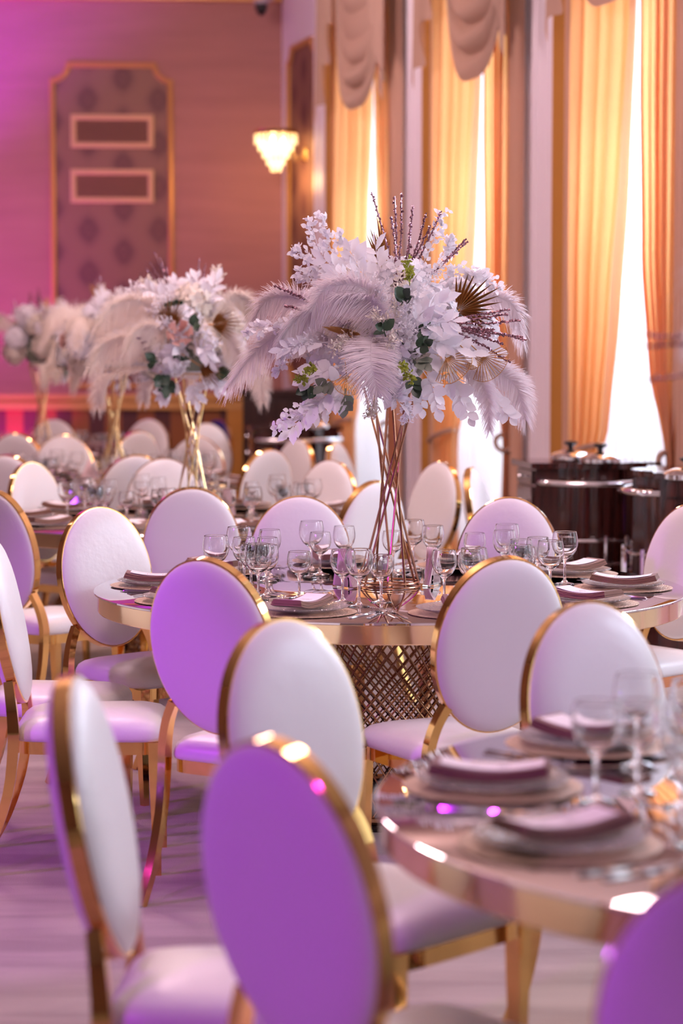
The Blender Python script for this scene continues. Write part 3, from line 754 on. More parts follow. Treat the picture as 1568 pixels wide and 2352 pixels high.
def fine_spray(par, name, pts, m, seed, nb=9, bl=0.05, ls=0.014, kind='round', nl=5):
    rnd = random.Random(seed); P = spline(pts, 24); mb = MB().tube(P, [0.0018 * (1 - 0.6 * i / 24) for i in range(25)], 4)
    for k in range(nb * 2):
        t = 0.15 + 0.85 * (k + 0.5) / (nb * 2); x = t * 24; i = min(int(x), 23); p = P[i].lerp(P[i + 1], x - i); T = (P[i + 1] - P[i]).normalized()
        a = rnd.uniform(0, 6.28); S = T.orthogonal().normalized(); S = Matrix.Rotation(a, 3, T) @ S
        d = (T * 0.8 + S * 0.8).normalized(); ln = bl * (1.1 - 0.6 * t) * rnd.uniform(0.7, 1.2)
        e = p + d * ln; mb.tube([p, e], 0.0008, 3)
        for q in range(nl):
            u = (q + 1) / nl; b = p.lerp(e, u)
            dd = d * 0.7 + Vector((rnd.gauss(0, 0.6), rnd.gauss(0, 0.6), rnd.gauss(0, 0.6)))
            mb.add(*LEAF[kind], Matrix.Translation(b) @ frame_from(dd, Vector((rnd.gauss(0, 1), -1, rnd.gauss(0, 1)))) @ Matrix.Scale(ls * rnd.uniform(0.7, 1.2), 4))
    return mb.build(name, m, par, True, 0)
def blossom(par, name, c, r, m, seed, nf=64, pet=0.026, squash=1.0):
    """a rounded head of four-petalled florets"""
    rnd = random.Random(seed); mb = MB(); c = Vector(c)
    for k in range(nf):
        y = 1 - 2 * (k + 0.5) / nf; rr = math.sqrt(1 - y * y); a = k * 2.399963
        d = Vector((rr * math.cos(a), rr * math.sin(a), y)); d = (d + Vector((rnd.gauss(0, 0.1), rnd.gauss(0, 0.1), rnd.gauss(0, 0.1)))).normalized()
        p = c + Vector((d.x, d.y, d.z * squash)) * r * rnd.uniform(0.85, 1.1)
        f = frame_from(d.orthogonal(), d); f = Matrix.Translation(p) @ f @ Matrix.Rotation(rnd.uniform(0, 6), 4, 'Z')
        for q in range(4):
            mx = f @ Matrix.Rotation(q * math.pi / 2, 4, 'Z') @ Matrix.Scale(pet * rnd.uniform(0.8, 1.2), 4)
            mb.add([(0, 0, 0), (0.5, -0.42, 0.14), (1.0, -0.2, 0.30), (1.0, 0.2, 0.30), (0.5, 0.42, 0.14)], [(0, 1, 2, 3, 4)], mx)
    return mb.build(name, m, par, True, 0)
def glitter(par, a, b, bend, seed, n=46):
    rnd = random.Random(seed); a, b = Vector(a), Vector(b); mb = MB()
    P = spline([a, a.lerp(b, 0.5) + Vector(bend), b], 20); mb.tube(P, 0.0022, 4)
    for k in range(n):
        t = 0.15 + 0.85 * k / n; x = t * 20; i = min(int(x), 19); p = P[i].lerp(P[i + 1], x - i) + Vector((rnd.gauss(0, .0022), rnd.gauss(0, .0022), rnd.gauss(0, .0022)))
        r = rnd.uniform(0.0032, 0.0060)
        mb.add([(r, 0, 0), (-r, 0, 0), (0, r, 0), (0, -r, 0), (0, 0, r), (0, 0, -r)], [(0, 2, 4), (2, 1, 4), (1, 3, 4), (3, 0, 4), (2, 0, 5), (1, 2, 5), (3, 1, 5), (0, 3, 5)],
               Matrix.Translation(p) @ Matrix.Rotation(rnd.uniform(0, 3), 4, Vector((rnd.random() + .1, rnd.random(), rnd.random()))))
    return mb.build('glitter_sprig', M['glitter'], par, False)
def palm(par, root, direction, ln, normal, spread, nl, m, seed):
    rnd = random.Random(seed); root = Vector(root); X = Vector(direction).normalized(); mx = Matrix.Translation(root) @ frame_from(X, Vector(normal)); mb = MB()
    for k in range(nl):
        a = R(-spread + 2 * spread * k / (nl - 1)); l = ln * (1 - 0.25 * abs(a) / R(spread)) * rnd.uniform(0.85, 1.1); w_ = ln * 0.035
        rot = mx @ Matrix.Rotation(a, 4, 'Z')
        mb.add([(0.05 * l, 0, 0), (0.45 * l, w_, 0.012), (0.45 * l, 0, -0.004), (0.45 * l, -w_, 0.012), (l, 0, -0.03 * l)], [(0, 2, 1), (0, 3, 2), (1, 2, 4), (2, 3, 4)], rot)
    mb.tube([mx @ Vector((-0.1, 0, 0)), mx @ Vector((0.08 * ln, 0, 0))], 0.003, 5)
    return mb.build('gold_palm_fan', m, par, False)
def ginkgo(par, root, direction, ln, normal, m):
    """openwork fan leaf: ribs that fork towards a scalloped edge"""
    mx = Matrix.Translation(Vector(root)) @ frame_from(Vector(direction), Vector(normal)); mb = MB(); n = 13; rim = []
    for k in range(n):
        a = R(-68 + 136 * k / (n - 1)); l = ln * (1 - 0.10 * abs(math.cos(a * 2.3)) * 0.5)
        e = Vector((l * math.cos(a), l * math.sin(a) * 1.02, 0.10 * l * math.cos(3 * a) * 0.3)); m_ = e * 0.55 + Vector((0, 0, 0.004))
        mb.tube([mx @ Vector((0, 0, 0)), mx @ m_, mx @ e], [0.0012, 0.0015, 0.0011], 4); rim.append(mx @ e)
        if k < n - 1:
            a2 = R(-68 + 136 * (k + 0.5) / (n - 1)); e2 = Vector((l * math.cos(a2), l * math.sin(a2), 0)) * 0.985
            mb.tube([mx @ m_, mx @ e2], 0.0009, 4)
    mb.tube([mx @ Vector((0, 0, 0))] + rim, 0.0013, 4, None, True)
    mb.tube([mx @ Vector((-0.05, 0, 0)), mx @ Vector((0, 0, 0))], 0.0018, 5)
    return mb.build('gold_ginkgo_leaf', m, par)
def rose(par, c, r, d, seed):
    rnd = random.Random(seed); mb = MB(); f = Matrix.Translation(Vector(c)) @ frame_from(Vector(d).orthogonal(), Vector(d))
    for ring, (n, rr, h, tilt) in enumerate(((3, 0.25, 0.9, 0.1), (4, 0.5, 0.85, 0.3), (5, 0.8, 0.7, 0.7), (6, 1.0, 0.5, 1.1))):
        for k in range(n):
            a = 2 * math.pi * k / n + ring * 0.5; rs = []
            for j in range(4):
                u = j / 3; z = h * r * u; rad = r * (rr * 0.5 + rr * 0.5 * u ** (0.6) + tilt * 0.12 * u * u)
                rs.append([(rad * math.cos(a + w_ * (0.5 + 0.6 * u) * 4.2 / n), rad * math.sin(a + w_ * (0.5 + 0.6 * u) * 4.2 / n), z - 0.06 * r * abs(w_) * 2) for w_ in (-0.5, -0.25, 0, 0.25, 0.5)])
            mb.rings(rs, False, mx=f)
    return mb.build('rose', M['rosepetal'], par, True, 0)

def bouquet_front():
    t = thing('flower_arrangement', 'large white centrepiece of ostrich plumes, silk leaves and glitter sprigs on the central table', 'flowers', TAB['c'][0] + Vector((0, 0, SH)), 0, 'flower arrangements')
    y0 = 1348 - SH * 676
    def P(px, py, d=0.0): return ((px - 895) / 676 * (1 + d / 7.54), d, (y0 - py) / 676 * (1 + d / 7.54))
    MB().lathe([(0, -0.02), (0.07, -0.01), (0.12, 0.05), (0.13, 0.12), (0.10, 0.19), (0, 0.22)], 20).build('foam_core', M['sageleaf'], t)
    fl_ = [([(855, 772, -.20), (848, 782, -.30), (846, 830, -.37), (860, 893, -.36)], .098, (1, 0, 0), 210, .05),
           ([(885, 800, -.12), (868, 705, -.25), (815, 655, -.30), (745, 662, -.30), (712, 712, -.28)], .085, (0.15, -0.35, 1), 240, .7),
           ([(870, 790, -.14), (862, 740, -.24), (840, 690, -.28), (775, 676, -.30)], .075, (0.6, -0.4, .7), 200, .9),
           ([(790, 780, -.06), (690, 690, -.10), (615, 690, -.12), (574, 748, -.14)], .080, (0, -0.55, 1), 220, .6),
           ([(800, 800, -.10), (700, 755, -.18), (605, 788, -.20), (527, 878, -.20)], .085, (0.2, -0.5, 1), 250, .6),
           ([(1020, 770, .10), (1110, 688, .08), (1175, 705, .04), (1196, 785, .02)], .070, (0.3, -0.6, 1), 220, .5),
           ([(1030, 830, -.08), (1115, 842, -.10), (1180, 885, -.10), (1203, 960, -.10)], .072, (0.6, -0.5, 1), 220, .35),
           ([(1010, 830, -.14), (1075, 842, -.19), (1112, 905, -.20), (1120, 985, -.20)], .050, (1, -0.4, .4), 180, .25),
           ([(830, 790, -.18), (750, 715, -.25), (690, 722, -.26), (640, 775, -.26)], .062, (0, -0.5, 1), 200, .8),
           ([(910, 780, .12), (960, 700, .22), (1050, 690, .28), (1120, 760, .28)], .070, (0, -0.4, 1), 150, .6),
           ([(880, 780, .12), (800, 700, .22), (720, 690, .28), (640, 760, .30)], .070, (0, -0.4, 1), 150, .6),
           ([(1100, 850, .0), (1150, 850, .02), (1190, 880, .04), (1195, 930, .05)], .055, (0.4, -0.5, 1), 150, .4)]
    for k, (pts, W, sd, dn, dw) in enumerate(fl_):
        feather([P(*q) for q in pts], W, sd, k + 11, dn, dw, k == 0).build('ostrich_feather', M['feather'], t, True, 0)
    bl = [((-.14, -.13, .20), .085), ((.02, -.16, .16), .085), ((.12, -.15, .24), .085), ((.17, -.08, .12), .08), ((-.20, -.06, .10), .08), ((.04, -.10, .33), .085), ((-.08, -.05, .33), .08), ((.22, 0, .27), .08), ((-.22, .02, .25), .08), ((0, .14, .25), .12), ((0, -.15, .04), .075), ((.28, -.05, .18), .07), ((-.30, -.05, .17), .07)]
    for k, (c, r) in enumerate(bl): blossom(t, 'hydrangea_head', c, r, M['silk'] if k % 3 else M['cream'], 40 + k, 70, 0.030)
    S = [([(865, 720, -.15), (800, 640, -.20), (735, 592, -.20)], 12, .085, 'serr'), ([(880, 700, -.12), (830, 630, -.18), (800, 575, -.18)], 11, .085, 'serr'),
         ([(890, 690, -.10), (868, 620, -.14), (858, 562, -.14)], 9, .078, 'serr'), ([(840, 720, -.18), (790, 650, -.24), (760, 625, -.24)], 8, .08, 'serr'),
         ([(930, 760, -.20), (965, 715, -.29), (1010, 690, -.32)], 12, .085, 'serr'), ([(930, 770, -.20), (975, 745, -.30), (1035, 735, -.33)], 11, .085, 'serr'),
         ([(945, 790, -.20), (985, 780, -.28), (1045, 800, -.30)], 11, .085, 'serr'), ([(950, 800, -.18), (1000, 810, -.24), (1080, 810, -.25)], 9, .08, 'serr'),
         ([(820, 850, -.16), (740, 910, -.24), (660, 985, -.27)], 18, .085, 'serr'), ([(830, 870, -.14), (770, 915, -.22), (700, 965, -.25)], 14, .08, 'serr'),
         ([(800, 830, -.16), (740, 850, -.24), (690, 870, -.26)], 10, .07, 'round'), ([(960, 840, -.18), (985, 880, -.26), (1000, 940, -.28)], 10, .060, 'round'),
         ([(990, 850, -.14), (1040, 890, -.20), (1075, 960, -.21)], 12, .062, 'round'), ([(1030, 860, -.08), (1110, 900, -.12), (1170, 960, -.12)], 14, .062, 'round'),
         ([(940, 870, -.12), (960, 900, -.2), (965, 940, -.22)], 7, .055, 'round'), ([(1000, 790, -.1), (1080, 780, -.12), (1140, 820, -.14)], 10, .06, 'round'),
         ([(780, 780, -.16), (700, 790, -.26), (640, 800, -.28)], 12, .06, 'serr'), ([(900, 880, -.12), (900, 905, -.16), (915, 925, -.18)], 6, .075, 'serr')]
    for k, (pts, n, sz, kd) in enumerate(S): spray(t, 'leaf_spray', [P(*q) for q in pts], n, sz, kd, M['silk'], 70 + k)
    E = [[(800, 660, -.10), (760, 580, -.12), (735, 495, -.12)], [(790, 670, -.10), (740, 600, -.12), (712, 510, -.12)], [(780, 660, -.1), (720, 600, -.12), (675, 580, -.12)], [(770, 690, -.1), (720, 640, -.14), (690, 632, -.14)],
         [(810, 650, -.06), (800, 590, -.08), (780, 545, -.08)], [(940, 660, -.05), (985, 570, -.08), (1012, 492, -.08)], [(960, 670, -.05), (1010, 590, -.06), (1030, 555, -.06)], [(1000, 690, -.05), (1080, 640, -.06), (1140, 655, -.06)],
         [(990, 660, -.08), (1060, 625, -.1), (1100, 640, -.1)], [(740, 730, -.2), (640, 740, -.24), (570, 760, -.24)], [(700, 760, -.2), (650, 790, -.22), (640, 850, -.22)], [(760, 880, -.2), (690, 940, -.26), (628, 980, -.28)]]
    for k, pts in enumerate(E): fine_spray(t, 'eucalyptus_sprig', [P(*q) for q in pts], M['silk'], 120 + k, 8, 0.045, 0.022)
    for k, pts in enumerate([[(880, 760, -.2), (870, 690, -.28), (850, 640, -.28)], [(900, 760, -.2), (905, 690, -.3), (915, 630, -.3)], [(910, 760, -.2), (940, 690, -.28), (985, 640, -.28)], [(900, 780, -.22), (880, 740, -.32), (850, 720, -.34)], [(910, 790, -.22), (930, 750, -.3), (920, 700, -.34)], [(890, 800, -.2), (880, 790, -.3), (900, 770, -.36)],
                             [(760, 790, -.18), (700, 780, -.26), (650, 810, -.28)], [(820, 800, -.2), (790, 780, -.3), (760, 800, -.33)], [(920, 740, -.1), (960, 650, -.15), (1020, 610, -.15)], [(870, 890, -.1), (860, 920, -.14), (850, 950, -.14)], [(930, 900, -.1), (935, 930, -.14), (930, 960, -.14)]]):
        fine_spray(t, 'astilbe_plume', [P(*q) for q in pts], M['cream'] if k % 2 else M['silk'], 150 + k, 16, 0.05, 0.011, 'serr', 6)
    for k, (a, b) in enumerate([((905, 660, -.1), (850, 445, -.12)), ((900, 660, -.1), (903, 455, -.1)), ((905, 660, -.12), (918, 447, -.12)), ((912, 660, -.1), (945, 475, -.1)), ((915, 660, -.12), (975, 492, -.1)), ((920, 665, -.12), (1010, 488, -.1)),
                                ((915, 670, -.14), (940, 515, -.12)), ((930, 680, -.12), (1066, 550, -.12)), ((935, 680, -.1), (1070, 556, -.08)), ((905, 650, -.14), (895, 500, -.14)), ((910, 650, -.1), (985, 520, -.1)),
                                ((1010, 745, -.2), (1203, 780, -.22)), ((1010, 740, -.2), (1190, 735, -.2)), ((1010, 735, -.2), (1165, 710, -.18)), ((1010, 750, -.22), (1165, 830, -.2)), ((1010, 745, -.22), (1195, 772, -.2)), ((1010, 740, -.22), (1160, 720, -.24)), ((1010, 750, -.2), (1150, 790, -.2)),
                                ((1010, 742, -.2), (1130, 755, -.26)), ((1010, 742, -.2), (1120, 770, -.26)), ((740, 720, -.2), (627, 655, -.2)), ((740, 720, -.2), (650, 700, -.22))]):
        A, B = P(*a), P(*b); glitter(t, A, B, (0.008, 0, 0.006 * (k % 3 - 1)), 200 + k)
    palm(t, P(880, 650, -.05), (-0.10, 0, 1), 0.21, (0.6, -1, 0), 16, 11, M['palm'], 5)
    palm(t, P(1045, 715, -.12), (0.75, 0, 0.42), 0.165, (0, -1, 0.2), 62, 15, M['palm'], 6)
    palm(t, P(1010, 730, -.1), (0.9, 0.2, 0.1), 0.15, (0, -1, 0.5), 40, 9, M['palm'], 7)
    palm(t, P(800, 770, -.22), (-0.3, -0.6, 0.2), 0.12, (0, -0.3, 1), 50, 9, M['palm'], 8)
    ginkgo(t, P(1018, 820, -.30), (0.75, -0.2, -0.75), 0.085, (0.2, -1, 0), M['palm'])
    ginkgo(t, P(1102, 815, -.24), (0.75, 0, -0.7), 0.085, (0, -1, 0.1), M['palm'])
    ginkgo(t, P(790, 858, -.34), (0.1, -0.2, -1), 0.07, (0.9, -1, 0), M['palm'])
    ginkgo(t, P(1075, 815, -.25), (0.6, 0, -0.6), 0.045, (0.5, -1, 0), M['palm'])
    for k, (q, d) in enumerate((((935, 655, -.25), (0, -.6, .8)), ((908, 830, -.32), (.3, -1, -.3)), ((920, 845, -.32), (.4, -1, -.6)), ((725, 845, -.28), (-.5, -1, 0)), ((705, 860, -.26), (-.6, -.8, -.3)), ((930, 640, -.22), (0, -.5, 1)))):
        fine_spray(t, 'green_sprig', [P(*q), Vector(P(*q)) + Vector(d) * 0.03, Vector(P(*q)) + Vector(d) * 0.06], M['green'], 260 + k, 7, 0.022, 0.012, 'round', 4)
    for k, (q, d) in enumerate((((760, 870, -.24), (-.6, -.5, -.4)), ((725, 880, -.24), (-.7, -.5, -.3)), ((945, 800, -.28), (.6, -.7, .3)), ((940, 820, -.28), (.7, -.7, -.4)), ((880, 770, -.30), (-.2, -.8, .6)), ((935, 855, -.2), (.3, -.6, -.8)), ((790, 890, -.2), (-.1, -.5, -1)), ((915, 700, -.3), (.2, -.8, .5)), ((950, 760, -.24), (.5, -.8, .1)))):
        b = Vector(P(*q)); spray(t, 'dark_leaf_sprig', [b, b + Vector(d) * 0.03, b + Vector(d) * 0.06], 4, 0.055, 'round', M['darkleaf'] if k % 3 else M['sageleaf'], 280 + k, True)
    return t
bouquet_front()

def bouquet_back():
    t = thing('flower_arrangement', 'x', 'flowers')
    def P(px, py, d=0.0): return ((px - 440) / 473, d, (858 - py) / 473)
    MB().lathe([(0, -0.02), (0.07, -0.01), (0.12, 0.05), (0.13, 0.12), (0.10, 0.19), (0, 0.22)], 20).build('foam_core', M['sageleaf'], t)
    fl_ = [([(400, 800, -.10), (335, 782, -.22), (265, 790, -.25), (228, 840, -.25)], .095, (0.1, -.5, 1), 230, .8), ([(380, 840, -.12), (290, 850, -.2), (245, 880, -.2), (238, 930, -.2)], .075, (1, -.4, .4), 200, .4),
           ([(420, 780, -.1), (350, 705, -.18), (285, 705, -.2), (240, 760, -.2)], .095, (0, -.5, 1), 220, .8), ([(470, 780, -.1), (530, 695, -.12), (570, 700, -.12), (590, 765, -.12)], .09, (0, -.5, 1), 220, .8),
           ([(480, 810, -.1), (560, 820, -.15), (592, 860, -.15), (602, 918, -.15)], .075, (1, -.4, .5), 200, .4), ([(470, 790, -.15), (520, 770, -.24), (545, 810, -.26), (560, 860, -.26)], .08, (.8, -.4, .5), 200, .6),
           ([(420, 800, -.15), (380, 760, -.28), (340, 760, -.3), (310, 800, -.3)], .08, (0, -.5, 1), 200, .9), ([(420, 850, -.12), (370, 870, -.2), (345, 890, -.2), (340, 915, -.2)], .06, (1, -.4, .4), 160, .4),
           ([(440, 780, .1), (500, 700, .25), (560, 720, .3), (590, 780, .3)], .09, (0, -.4, 1), 160, .7), ([(440, 780, .1), (370, 700, .25), (310, 720, .3), (280, 780, .3)], .09, (0, -.4, 1), 160, .7), ([(440, 790, .15), (450, 720, .3), (450, 740, .42), (450, 800, .45)], .09, (1, 0, .2), 160, .5)]
    for k, (pts, W, sd, dn, dw) in enumerate(fl_): feather([P(*q) for q in pts], W, sd, 300 + k, dn, dw).build('ostrich_feather', M['creamfeather'], t, True, 0)
    rnd = random.Random(8)
    for k in range(16):
        a = k * 2.4; z = 0.05 + 0.33 * ((k * 7) % 16) / 16; r = 0.20 if z < 0.25 else 0.13
        blossom(t, 'hydrangea_head', (r * math.cos(a), r * math.sin(a), z), 0.08, M['silk'] if k % 2 else M['cream'], 330 + k, 60, 0.032)
    for k, pts in enumerate([[(440, 740, -.1), (450, 690, -.15), (460, 645, -.15)], [(440, 740, -.1), (480, 690, -.15), (500, 650, -.15)], [(440, 740, -.1), (420, 690, -.14), (410, 655, -.14)], [(420, 740, -.1), (380, 690, -.15), (350, 670, -.15)], [(430, 830, -.15), (420, 800, -.28), (400, 820, -.3)], [(450, 820, -.15), (470, 800, -.28), (490, 830, -.3)],
                             [(430, 860, -.1), (400, 890, -.2), (380, 905, -.2)], [(450, 860, -.1), (450, 890, -.18), (455, 915, -.18)], [(470, 850, -.1), (490, 870, -.2), (505, 885, -.2)], [(400, 760, -.1), (330, 740, -.1), (300, 730, -.1)], [(480, 760, 0), (540, 740, 0), (600, 770, 0)], [(440, 740, .1), (440, 690, .2), (430, 650, .2)]]):
        spray(t, 'leaf_spray', [P(*q) for q in pts], 12, .085, 'serr', M['silk'], 350 + k, False)
    for k, pts in enumerate([[(400, 740, -.1), (350, 690, -.12), (310, 668, -.12)], [(400, 740, -.1), (370, 680, -.12), (345, 650, -.12)], [(420, 730, -.1), (395, 700, -.2), (360, 720, -.22)], [(470, 740, -.1), (500, 670, -.1), (500, 628, -.1)], [(430, 780, -.2), (410, 750, -.3), (380, 745, -.3)], [(480, 760, -.15), (520, 740, -.2), (560, 760, -.2)], [(450, 780, -.2), (470, 760, -.3), (500, 790, -.3)]]):
        fine_spray(t, 'astilbe_plume', [P(*q) for q in pts], M['cream'] if k % 2 else M['silk'], 370 + k, 14, 0.06, 0.018, 'serr', 5)
    for k, (a, b) in enumerate([((395, 700, -.05), (360, 588, -.05)), ((395, 700, -.05), (350, 610, -.05)), ((395, 700, -.05), (372, 600, -.05)), ((400, 700, -.05), (385, 620, -.05)), ((395, 700, -.05), (340, 622, -.05)), ((400, 770, -.2), (330, 780, -.3)), ((400, 770, -.2), (340, 790, -.3)), ((400, 775, -.2), (345, 805, -.3)),
                                ((440, 720, .1), (470, 610, .1)), ((440, 720, .1), (455, 600, .1)), ((430, 800, 0.1), (240, 830, 0.32)), ((430, 790, 0.1), (225, 800, 0.25)), ((430, 800, .1), (260, 790, .38))]):
        glitter(t, P(*a), P(*b), (0.006, 0, 0.004), 390 + k, 40)
    palm(t, P(400, 765, -.28), (.1, -.2, 1), 0.18, (0, -1, 0), 35, 11, M['palm'], 9); palm(t, P(490, 750, -.26), (.9, 0, .1), 0.16, (0, -1, .2), 45, 11, M['palm'], 10)
    palm(t, P(465, 838, -.27), (.8, -.2, -.5), 0.15, (0, -1, .2), 35, 9, M['palm'], 11); palm(t, P(470, 690, 0), (.5, 0, 1), 0.2, (0, -1, 0), 12, 7, M['palm'], 12)
    rose(t, P(425, 770, -.3), 0.055, (0, -1, .2), 3); rose(t, P(560, 780, .1), 0.05, (1, .3, .2), 4)
    for k, (q, d) in enumerate((((390, 845, -.2), (-.4, -.6, -.8)), ((400, 860, -.2), (-.2, -.5, -1)), ((380, 830, -.24), (-.6, -.8, .1)), ((430, 830, -.24), (0, -1, .2)), ((500, 845, -.18), (.5, -.7, -.4)), ((450, 760, -.26), (.3, -1, .4)), ((410, 720, -.16), (0, -1, .5)))):
        b = Vector(P(*q)); spray(t, 'dark_leaf_sprig', [b, b + Vector(d) * .04, b + Vector(d) * .07], 5, .065, 'round', M['darkleaf'], 420 + k, False)
    return t
bq = bouquet_back(); bq_n = []
for k, rz, lab in (('s', 0, 'white feather and blossom centrepiece on the second table, left of the main one'), ('t', 160, 'blurred cream feather centrepiece third from the front'),
                   ('e', 75, 'blurred white flowers at the left edge on the farthest table'), ('f', 20, 'glitter sprigs of a centrepiece reaching in at the right edge')):
    p = TAB[k][0]; place(bq, bq_n, (p.x, p.y, TT + SH), R(rz), lab, 'flower arrangements')
# ================================================================ TABLEWARE
def glass_mesh(k, kh, name):
    outer = [(0.0, 0.0), (0.033, 0.0), (0.0345, 0.0015), (0.030, 0.0035), (0.012, 0.007), (0.0055, 0.015), (0.0043, 0.03), (0.0043, 0.06), (0.006, 0.077), (0.014, 0.085), (0.027, 0.095), (0.036, 0.110), (0.0405, 0.128), (0.0402, 0.143), (0.038, 0.158), (0.0361, 0.1670), (0.0357, 0.1690), (0.0354, 0.1697)]
    inner = [(0.0351, 0.1700), (0.0348, 0.1697), (0.0346, 0.1690), (0.0350, 0.1670), (0.0370, 0.158), (0.0390, 0.143), (0.0392, 0.128), (0.0347, 0.1115), (0.0257, 0.0975), (0.013, 0.0885), (0.0, 0.0875)]
    return MB().lathe([(r * (k if z > 0.08 else 1), z * kh) for r, z in outer + inner], 28).mesh(name, M['glass'], True, 0)
GL = [('wine_glass', glass_mesh(1.0, 1.0, 'wine_glass'), 'clear stemmed wine glass'), ('red_wine_glass', glass_mesh(1.12, 1.07, 'red_wine_glass'), 'larger round-bowled wine glass'), ('water_goblet', glass_mesh(0.98, 0.90, 'water_goblet'), 'short water goblet')]
def disc(prof, name, m, n=48): return MB().lathe(prof, n).mesh(name, m, True, 30)
ME_CH = disc([(0, 0.0), (0.120, 0.0), (0.165, 0.0015), (0.167, 0.003), (0.162, 0.0042), (0.120, 0.003), (0, 0.003)], 'charger_plate', M['charger'])
ME_PL = disc([(0, 0.0), (0.080, 0.0), (0.110, 0.006), (0.140, 0.015), (0.142, 0.017), (0.138, 0.018), (0.105, 0.010), (0.078, 0.005), (0, 0.005)], 'glass_plate', M['plate'])
def bent_slab(L, W, z0, th, bend, seed, nx=14, wob=0.0015):
    rnd = random.Random(seed); rs = []
    a, b = rnd.uniform(-1, 1), rnd.uniform(-1, 1)
    for i in range(nx + 1):
        u = -1 + 2 * i / nx; x = u * L / 2; z = z0 + bend * u * u + wob * math.sin(u * 4 + a) ; h = th
        w_ = W / 2 * (1 + 0.02 * math.sin(u * 5 + b))
        rs.append([(x, -w_, z + h * .5), (x, -w_ + h * .3, z), (x, w_ - h * .3, z), (x, w_, z + h * .5), (x, w_ - h * .3, z + h), (x, -w_ + h * .3, z + h)])
    return MB().rings(rs)
def napkin_mesh(seed):
    mb = MB()
    for k in range(4):
        s = bent_slab(0.225 - 0.004 * k, 0.105 - 0.003 * k, 0.0045 * k, 0.0048, 0.014, seed * 10 + k, 14, 0.0010); mb.add(s.v, s.f)
    return mb.mesh('folded_napkin', M['napkin'], True, 50)
ME_NA = [napkin_mesh(k) for k in range(3)]
ME_CA = bent_slab(0.19, 0.072, 0.0, 0.0008, 0.0115, 5, 14, 0.0).mesh('menu_card', M['menu'], True, 50)
def fork_mesh():
    mb = MB()
    prof = [(-0.10, 0.0055, 0.001), (-0.06, 0.0045, 0.002), (0.0, 0.003, 0.004), (0.04, 0.003, 0.006), (0.055, 0.008, 0.005), (0.068, 0.0115, 0.003)]
    mb.rings([[(x, -w_, z), (x, w_, z), (x, w_, z + 0.0018), (x, -w_, z + 0.0018)] for x, w_, z in prof])
    for k in range(4):
        y = -0.0095 + 0.00633 * k
        mb.rings([[(x, y - w_, z), (x, y + w_, z), (x, y + w_, z + 0.0014), (x, y - w_, z + 0.0014)] for x, w_, z in ((0.067, 0.0019, 0.003), (0.09, 0.0016, 0.005), (0.105, 0.0008, 0.009))])
    return mb.mesh('fork', M['steel'], True, 40)
def knife_mesh():
    mb = MB()
    mb.rings([[(x, -w_, 0.001), (x, w_, 0.001), (x, w_ * .8, 0.001 + h), (x, -w_ * .8, 0.001 + h)] for x, w_, h in ((-0.11, 0.006, 0.003), (-0.105, 0.0075, 0.005), (-0.03, 0.006, 0.005), (-0.005, 0.005, 0.004), (0.0, 0.009, 0.0018), (0.08, 0.0095, 0.0016), (0.10, 0.006, 0.0014), (0.11, 0.001, 0.001))])
    return mb.mesh('knife', M['steel'], True, 40)
ME_FO, ME_KN = fork_mesh(), knife_mesh()
POS = [(-3, 'right end'), (33, 'right rear'), (69, 'rear right'), (105, 'rear left'), (141, 'left rear'), (177, 'left end'), (213, 'left front'), (249, 'front left'), (285, 'front right'), (321, 'right front')]
def pos(a):
    return min(POS, key=lambda q: abs((a - q[0] + 180) % 360 - 180))[1]
def setting(key, a, cutlery=True, plates=True, seed=0):
    rnd = random.Random(int(a) + ord(key) * 31 + seed); ctr, tn = TAB[key]; w_ = '%s of the %s' % (pos(a), tn)
    def at(r, da=0): return Vector((ctr.x + r * math.cos(R(a + da)), ctr.y + r * math.sin(R(a + da)), TT + 0.0006))
    grp = lambda s: '%s on the %s' % (s, tn)
    ri = R(a) + math.pi
    if plates:
        p = at(0.79); p.z = TT + 0.0008
        tag(obj('charger_plate', ME_CH, None, p), 'gold mesh charger at the ' + w_, 'plate', grp('chargers'))
        q = p + Vector((0, 0, 0.0044)); tag(obj('glass_plate', ME_PL, None, q, rnd.uniform(0, 6)), 'embossed clear glass plate at the ' + w_, 'plate', grp('glass plates'))
        rz = ri + rnd.uniform(-0.20, 0.20); q2 = q + Vector((0, 0, 0.0128)); nrm = Vector((math.cos(rz), math.sin(rz), 0))
        tag(obj('folded_napkin', ME_NA[rnd.randrange(3)], None, q2 + nrm * rnd.uniform(-0.01, 0.01), rz), 'folded taupe linen napkin at the ' + w_, 'napkin', grp('napkins'))
        mc = tag(obj('menu_card', ME_CA, None, q2 + Vector((0, 0, 0.0196)), rz + rnd.uniform(-0.06, 0.06)), 'white menu card at the ' + w_, 'card', grp('menu cards'))
    if cutlery:
        for k, (me, nm, da, r) in enumerate(((ME_FO, 'fork', -14.5, 0.80), (ME_FO, 'fork', -17.2, 0.79), (ME_KN, 'knife', 14.5, 0.80), (ME_KN, 'knife', 17.0, 0.79))):
            p = at(r, da)
            tag(obj(nm, me, None, p, ri + rnd.uniform(-0.12, 0.12)), '%s steel %s beside the plate at the %s' % ('inner' if k % 2 == 0 else 'outer', nm, w_), 'cutlery', grp('cutlery'))
    for k, (da, r) in enumerate(((3, 0.51), (10.5, 0.60), (17, 0.47))):
        nm, me, lb = GL[(k + (1 if seed else 0)) % 3]
        p = at(r + rnd.uniform(-0.015, 0.015), da + rnd.uniform(-1.5, 1.5))
        tag(obj(nm, me, None, p), lb + ' at the ' + w_, 'glass', grp('glasses'))
for a, _ in POS: setting('c', a)
for a in (135, 171, 207, 243): setting('f', a)
for k in range(10): setting('s', 2 + 36 * k, False)
for k in range(10): setting('t', 12 + 36 * k, False)
